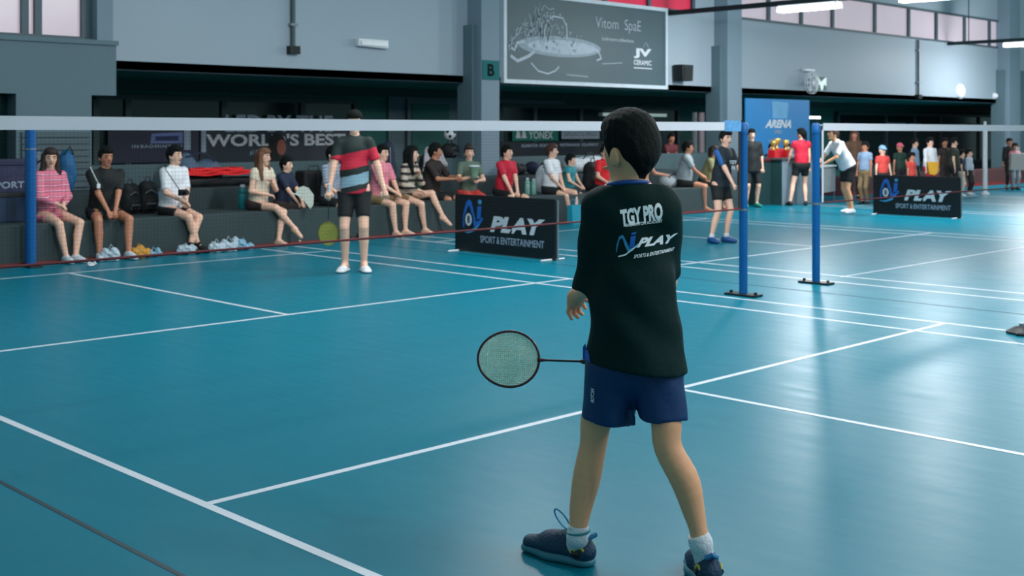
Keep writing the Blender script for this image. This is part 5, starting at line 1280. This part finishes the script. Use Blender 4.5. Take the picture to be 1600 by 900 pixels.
# draped pale shirt over a dark bag
soft('backpack', 'dark bag under the draped pale shirt', 'backpack', 672, 0, 14.75, 0.72, [('c', (-.1, 0, .12), (-.08, 0, .26), .14, .12), ('c', (.1, 0, .12), (.08, 0, .26), .14, .12)], BAGK, (('carry_handle', MB().tube([(-.04, 0, .38), (0, 0, .44), (.04, 0, .38)], .01, 6), M['black']),))
o = thing('draped_shirt', 'pale patterned shirt draped over a dark bag beside the man in a dark shirt', 'shirt', (U(674, 14.6), 14.58, 0.76))
g = SDF(); g.cone((-.08, 0, .40), (.1, 0, .38), .06, .06, 0.05).cone((-.08, 0, .38), (-.12, -.03, .1), .07, .10, .05, AX, .5).cone((.1, 0, .38), (.12, -.03, .16), .07, .09, .05, AX, .5).cone((.15, 0, .36), (.24, -.02, .18), .045, .05, .03)
sdf_part(g, 0.013, 'cloth', mat('pale patterned cloth', (176, 170, 176), 0.85, 0.35, 26), o, wob=lambda X, Y, Z: 0.012 * np.sin(34 * X + 6 * Z) * np.sin(14 * Z))
# pile behind the boy in crimson
for x, lab, m_, s_ in ((806, 'dark bag in the pile behind the boy in crimson, left one', BAGK, .7), (836, 'dark bag in the pile behind the boy in crimson, middle one', BAGN, .65), (862, 'dark bag in the pile left of the boy in white', BAGK, .75)):
    soft('sports_bag', lab, 'bag', x, 0, 14.6, 0.72, [('e', (-.1 * s_, 0, .12), (.18 * s_, .16, .17 * s_)), ('e', (.12 * s_, 0, .1), (.16 * s_, .15, .14 * s_))], m_, (('carry_handle', MB().tube([(-.1, -.06, .22 * s_), (0, -.12, .3 * s_), (.1, -.06, .2 * s_)], .01, 6), M['steel']),))
soft('sports_bag', 'white sports bag with black marks behind the child in teal', 'bag', 912, 0, 14.5, 0.72, [('c', (-.32, 0, .14), (.36, 0, .16), .15, .16, (0, 0, 1), .9)], BAGW, (('side_mark', MB().tube([(-.05, -.15, .2), (.02, -.16, .1), (.08, -.155, .16), (.14, -.16, .08)], .016, 6), M['black']), ('carry_handle', MB().tube([(-.12, -.1, .26), (-.06, -.14, .36), (.1, -.14, .36), (.16, -.1, .27)], .012, 6), M['black'])))
soft('sports_bag', 'white bag tucked behind the boy in white at his left', 'bag', 848, 0, 14.1 - 0.25, 0.45, [('e', (0, 0, .2), (.14, .12, .26))], BAGW, (('strap', MB().tube([(-.06, -.06, .42), (0, -.1, .5), (.06, -.06, .42)], .009, 6), M['black']),))
backpack('round black backpack beside the spectator in scarlet', 926, 13.75, 0.45, BAGK, 0.3, 0.5)
backpack('dark green bag left of the woman with striped sleeves', 660, 13.85, 0.45, cloth('bottle green nylon', (24, 66, 56)), 0.26, 0.42)
soft('sports_bag', 'pale folded bundle beside the man in pale grey', 'bag', 1045, 0, 13.7, 0.45, [('e', (0, 0, .1), (.2, .16, .14))], BAGW, (('strap', MB().tube([(-.1, -.08, .2), (0, -.14, .24), (.1, -.08, .2)], .009, 6), M['black']),))
# left end: boxes behind the blue post
o = thing('storage_box', 'navy patterned box behind the thick blue post', 'box', (U(14, 14.4), 14.4, 0.72))
MB().box(-.38, .24, -.2, .2, 0, .38).build('carton', mat('navy patterned card', (44, 48, 84), 0.6, 0.6, 18), o, bevel=0.01)
box('lid', -.40, .26, -.215, .215, .35, .42, mat('navy lid', (36, 42, 76), 0.6), o, bevel=0.008)
lettering('SPORT', M['printdim'], o, (-.3, -.201, .08), (1, 0, 0), (0, 0, 1), .4, .08, .02)
o = thing('storage_box', 'low dark blue box standing on the seating ledge at the left edge', 'box', (U(16, 13.7), 13.7, 0.45))
MB().box(-.34, .22, -.16, .16, 0, .30).build('carton', mat('dark blue plastic', (10, 44, 76), 0.5, 0.2, 4), o, bevel=0.012)
box('lid', -.35, .23, -.17, .17, .28, .33, M['black'], o, bevel=0.008)
soft('sports_bag', 'black and white bag beside the woman in pink, behind her shoulder', 'bag', 56, 0, 14.45, 0.72, [('e', (0, 0, .2), (.18, .15, .24)), ('e', (.05, 0, .36), (.16, .13, .14))], mat('black white nylon', (110, 120, 130), 0.7, 0.9, 9), (('strap', MB().tube([(-.1, -.1, .3), (0, -.18, .42), (.12, -.1, .36)], .012, 6), M['black']),))
soft('sports_bag', 'small blue bag on the ledge right of the woman in pink', 'bag', 104, 0, 14.6, 0.72, [('e', (0, 0, .24), (.12, .12, .28))], mat('bright blue nylon', (20, 92, 140), 0.6, 0.4, 8), (('strap', MB().tube([(-.06, -.06, .46), (0, -.1, .56), (.06, -.06, .46)], .009, 6), M['black']),))
# plastic bags and small things on the floor along the kerb
PLAS = mat('thin white plastic', (176, 192, 204), 0.3, 0.3, 30, 0.6, 40)
PLB = mat('pale blue plastic', (120, 164, 190), 0.3, 0.4, 30, 0.6, 40)
PLO = mat('mustard paper', (196, 140, 56), 0.7, 0.2, 10)
def crumple(label, x, y, s_, m, k):
    u, v = on_floor(x, y); v = min(v, 12.92)
    o = thing('plastic_bag', label, 'plastic bag', (U(x, v), v, 0))
    g = SDF(); r_ = np.random.default_rng(k)
    for q in range(7):
        a = r_.uniform(0, 6.28); g.ell((s_ * .5 * math.cos(a), s_ * .3 * math.sin(a), s_ * r_.uniform(.25, .55)), np.array((r_.uniform(.25, .5), r_.uniform(.2, .35), r_.uniform(.3, .55))) * s_, k=0.015)
    g.cut((0, 0, 0.002), (0, 0, -1))
    sdf_part(g, 0.010, 'film', m, o, wob=lambda X, Y, Z: 0.010 * np.sin(60 * X + 31 * Z + k) * np.sin(50 * Z - 40 * Y))
    MB().tube([(-.3 * s_, 0, .7 * s_), (-.12 * s_, 0, 1.1 * s_), (0.02, 0, .75 * s_)], .006, 5).build('handle', m, o, True)
crumple('crumpled white plastic bag on the floor between the feet of the spectator in black', 176, 402, 0.17, PLAS, 1)
crumple('mustard coloured bag on the floor right of the spectator in black', 219, 402, 0.16, PLO, 2)
crumple('small pale blue plastic bag right of the mustard bag', 241, 401, 0.11, PLB, 3)
crumple('crumpled plastic bag left of the crossed feet of the man in white', 292, 398, 0.13, PLAS, 4)
crumple('crumpled plastic bag right of the crossed feet of the man in white', 340, 393, 0.15, PLAS, 5)
crumple('big white plastic bag on the floor left of the bronze haired woman', 359, 391, 0.17, PLAS, 6)
crumple('pale blue plastic bag nearest the foot of the bronze haired woman', 382, 389, 0.14, PLB, 7)
u, v = on_floor(126, 412); o = thing('flip_flop', 'white flip-flop lying on the court in front of the woman in pink', 'sandal', (u, min(v, 12.6), 0), 1.0)
g = SDF(); g.cone((-.08, 0, .012), (.09, 0, .012), .035, .045, .02, (0, 0, 1), .3); g.cut((0, 0, 0.002), (0, 0, -1)); sdf_part(g, 0.007, 'footbed', SL, o)
MB().tube([(.05, 0, .02), (.03, .03, .04), (-.01, .04, .02)], .006, 5).tube([(.05, 0, .02), (.03, -.03, .04), (-.01, -.04, .02)], .006, 5).build('strap', SL, o, True)
o = thing('paper_bag', 'teal shopping bag standing on the floor below the child in teal', 'bag', (U(898, 12.9), 12.9, 0))
MB().add([(-.11, -.06, 0), (.11, -.06, 0), (.11, .06, 0), (-.11, .06, 0), (-.12, -.05, .3), (.12, -.05, .3), (.12, .05, .3), (-.12, .05, .3), (-.11, -.04, .3), (.11, -.04, .3), (.11, .04, .3), (-.11, .04, .3)],
         [(0, 3, 2, 1), (0, 1, 5, 4), (1, 2, 6, 5), (2, 3, 7, 6), (3, 0, 4, 7)]).build('paper', mat('teal paper', (20, 150, 176), 0.6, 0.1), o)
for y in (-.05, .05): MB().tube([(-.05, y, .3), (-.04, y, .38), (.04, y, .38), (.05, y, .3)], .005, 5).build('handle', mat('teal paper', (20, 150, 176)), o)
# things in hands
o = thing('paper_fan', 'pale fan-shaped card held by the small boy', 'card', (U(474, 13.02), 13.02, 0.62))
MB().prism([(-.05, .12), (-.11, .04), (-.02, -.03), (.08, -.16), (.13, -.10), (.15, .02), (.09, .11), (.02, .14)], ((0, 0, 0), (.9, -.3, 0), (0, .2, 1), (.3, .9, -.1)), -.003, .003).build('card', mat('pale card', (176, 182, 172), 0.7, 0.12, 8), o)
MB().tube([(-.05, 0.02, .02), (-.14, 0.06, .05)], .008, 6).build('stick', M['white'], o)
o = thing('camera', 'small black camera in the hands of the man in white', 'camera', (U(286, 13.02), 13.02, 0.70), 0.3)
box('camera_body', -.06, .06, -.025, .025, 0, .075, M['black'], o, bevel=.008); MB().tube([(0, -.025, .036), (0, -.075, .036)], .028, 14).build('lens', M['black'], o, True)
MB().tube([(-.06, 0, .07), (-.07, .2, .3), (-.02, .3, .46)], .006, 5).build('neck_strap', M['black'], o, True)
o = thing('paper_cup', 'pale green cup in the hands of the woman with a bun', 'cup', (U(741, 13.18), 13.18, 0.78))
MB().lathe([(.05, 0), (.075, .16), (.08, .165)], 16).build('cup', mat('sage paper', (120, 150, 128), 0.6), o, True); MB().lathe([(.084, .16), (.084, .175), (.05, .185)], 16).build('lid', M['white'], o, True)
o = thing('lanyard_badge', 'small pale badge hanging on the black shirt of the left spectator', 'badge', (U(154, 13.1), 13.1, 0.82)); box('badge', -.02, .02, -.004, .004, 0, .05, M['white'], o); MB().tube([(0, 0, .05), (-.02, .04, .12), (-.05, .10, .24)], .005, 5).build('strap', M['white'], o)
# prize counter with trophies
cu, cv = on_floor(1222, 321)
ct = thing('prize_counter', 'grey counter carrying the trophies below the blue backdrop', 'counter', (cu, cv, 0))
box('carcass', 0, 1.35, 0, .75, 0, .90, mat('counter front grey', (110, 128, 140), 0.55, 0.08), ct, bevel=.008)
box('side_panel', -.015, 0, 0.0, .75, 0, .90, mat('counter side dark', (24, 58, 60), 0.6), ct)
box('worktop', -.04, 1.39, -.03, .78, .90, .94, mat('counter top', (70, 76, 80), 0.4), ct, bevel=.006)
box('display_extension', -.5, -.02, .25, .72, 0, .88, mat('dark display cabinet', (22, 52, 54), 0.6), ct, bevel=.008)
box('display_top', -.52, -.02, .23, .74, .88, .92, mat('dark red display top', (84, 20, 26), 0.5), ct, bevel=.004)
GOLD = mat('gold trophy', (214, 176, 90), 0.25, 0.1, 6, metal=0.7); REDB = mat('red trophy base', (176, 24, 34), 0.4)
for k, (x, y, z, s_, lab) in enumerate(((.08, .25, .94, 1.0, 'leftmost gold cup on the grey counter'), (.28, .3, .94, 1.15, 'tallest gold cup in the middle of the grey counter'), (.48, .22, .94, .95, 'gold cup on the grey counter next to the tallest cup'), (.66, .34, .94, 1.05, 'rightmost gold cup on the grey counter'), (-.14, .45, .92, .8, 'small gold cup on the dark display, right of two'), (-.38, .45, .92, .8, 'small gold cup on the dark display, left of two'))):
    o = thing('trophy', lab, 'trophy', (cu + x, cv + y, z), group='trophies on the prize counter')
    MB().box(-.08 * s_, .08 * s_, -.08 * s_, .08 * s_, 0, .16 * s_).build('plinth', REDB, o, bevel=.006)
    MB().lathe([(.05 * s_, .16 * s_), (.015 * s_, .19 * s_), (.013 * s_, .22 * s_), (.05 * s_, .25 * s_), (.062 * s_, .33 * s_), (.058 * s_, .335 * s_)], 14).build('cup', GOLD, o, True)
    for q in (-1, 1): MB().tube([(q * .055 * s_, 0, .32 * s_), (q * .085 * s_, 0, .31 * s_), (q * .08 * s_, 0, .27 * s_), (q * .045 * s_, 0, .255 * s_)], .006, 5).build('handle', GOLD, o, True)
# white table seen through the second net
tu, tv = on_floor(1290, 316); o = thing('folding_table', 'pale folding table behind the second net post', 'table', (tu, tv, 0), 0.2)
box('table_top', -.1, .7, 0, .55, .72, .76, M['white'], o, bevel=.008); box('modesty_panel', -.06, .66, .02, .04, .2, .70, C_GREY, o)
for x in (-.06, .64):
    for y in (.04, .5): MB().tube([(x, y, 0), (x, y, .72)], .014, 6).build('leg', M['steel'], o)
# bags carried by the far group
d_ = 24.0; p_ = at_depth(1457, 262, 24.9); o = thing('yellow_bag', 'yellow bag hanging in front of the person in white behind the right banner', 'bag', p_ - Vector((0, 0, .14)))
MB().prism([(-.12, .26), (.12, .26), (.09, .02), (.03, -.02), (-.07, 0)], ((0, 0, 0), (sA, -cA, 0), (0, 0, 1), (cA, sA, 0)), -.04, .04).build('pouch', mat('yellow cloth', (214, 158, 40), 0.7, 0.15), o, bevel=.015)
MB().tube([(-.05, 0, .26), (0, .1, .42), (.05, 0, .26)], .008, 5).build('strap', M['white'], o)
p_ = at_depth(1590, 266, 29.85); o = thing('tote_bag', 'pale tote bag carried at the far right edge', 'bag', p_)
MB().prism([(-.2, 0), (.2, 0), (.22, .42), (-.18, .42)], ((0, 0, 0), (sA, -cA, 0), (0, 0, 1), (cA, sA, 0)), -.06, .06).build('pouch', mat('pale canvas', (176, 170, 166), 0.8), o, bevel=.02); MB().tube([(-.1, 0, .42), (-.08, 0, .55), (.08, 0, .55), (.1, 0, .42)], .01, 5).build('strap', M['white'], o)
# low black rubber base by the sideline at the right edge
u, v = on_floor(1597, 521); o = thing('rubber_base', 'black rubber weight lying on the sideline at the right edge', 'weight', (u, v, 0), 0.3)
MB().lathe([(.11, 0), (.11, .015), (.085, .03), (.05, .05), (.03, .055)], 20).build('dome', M['black'], o, True); MB().tube([(0, 0, .05), (0, 0, .075)], .02, 10).build('socket', M['steel'], o, True); box('lug', -.15, -.09, -.03, .03, 0, .018, M['black'], o, bevel=.004)
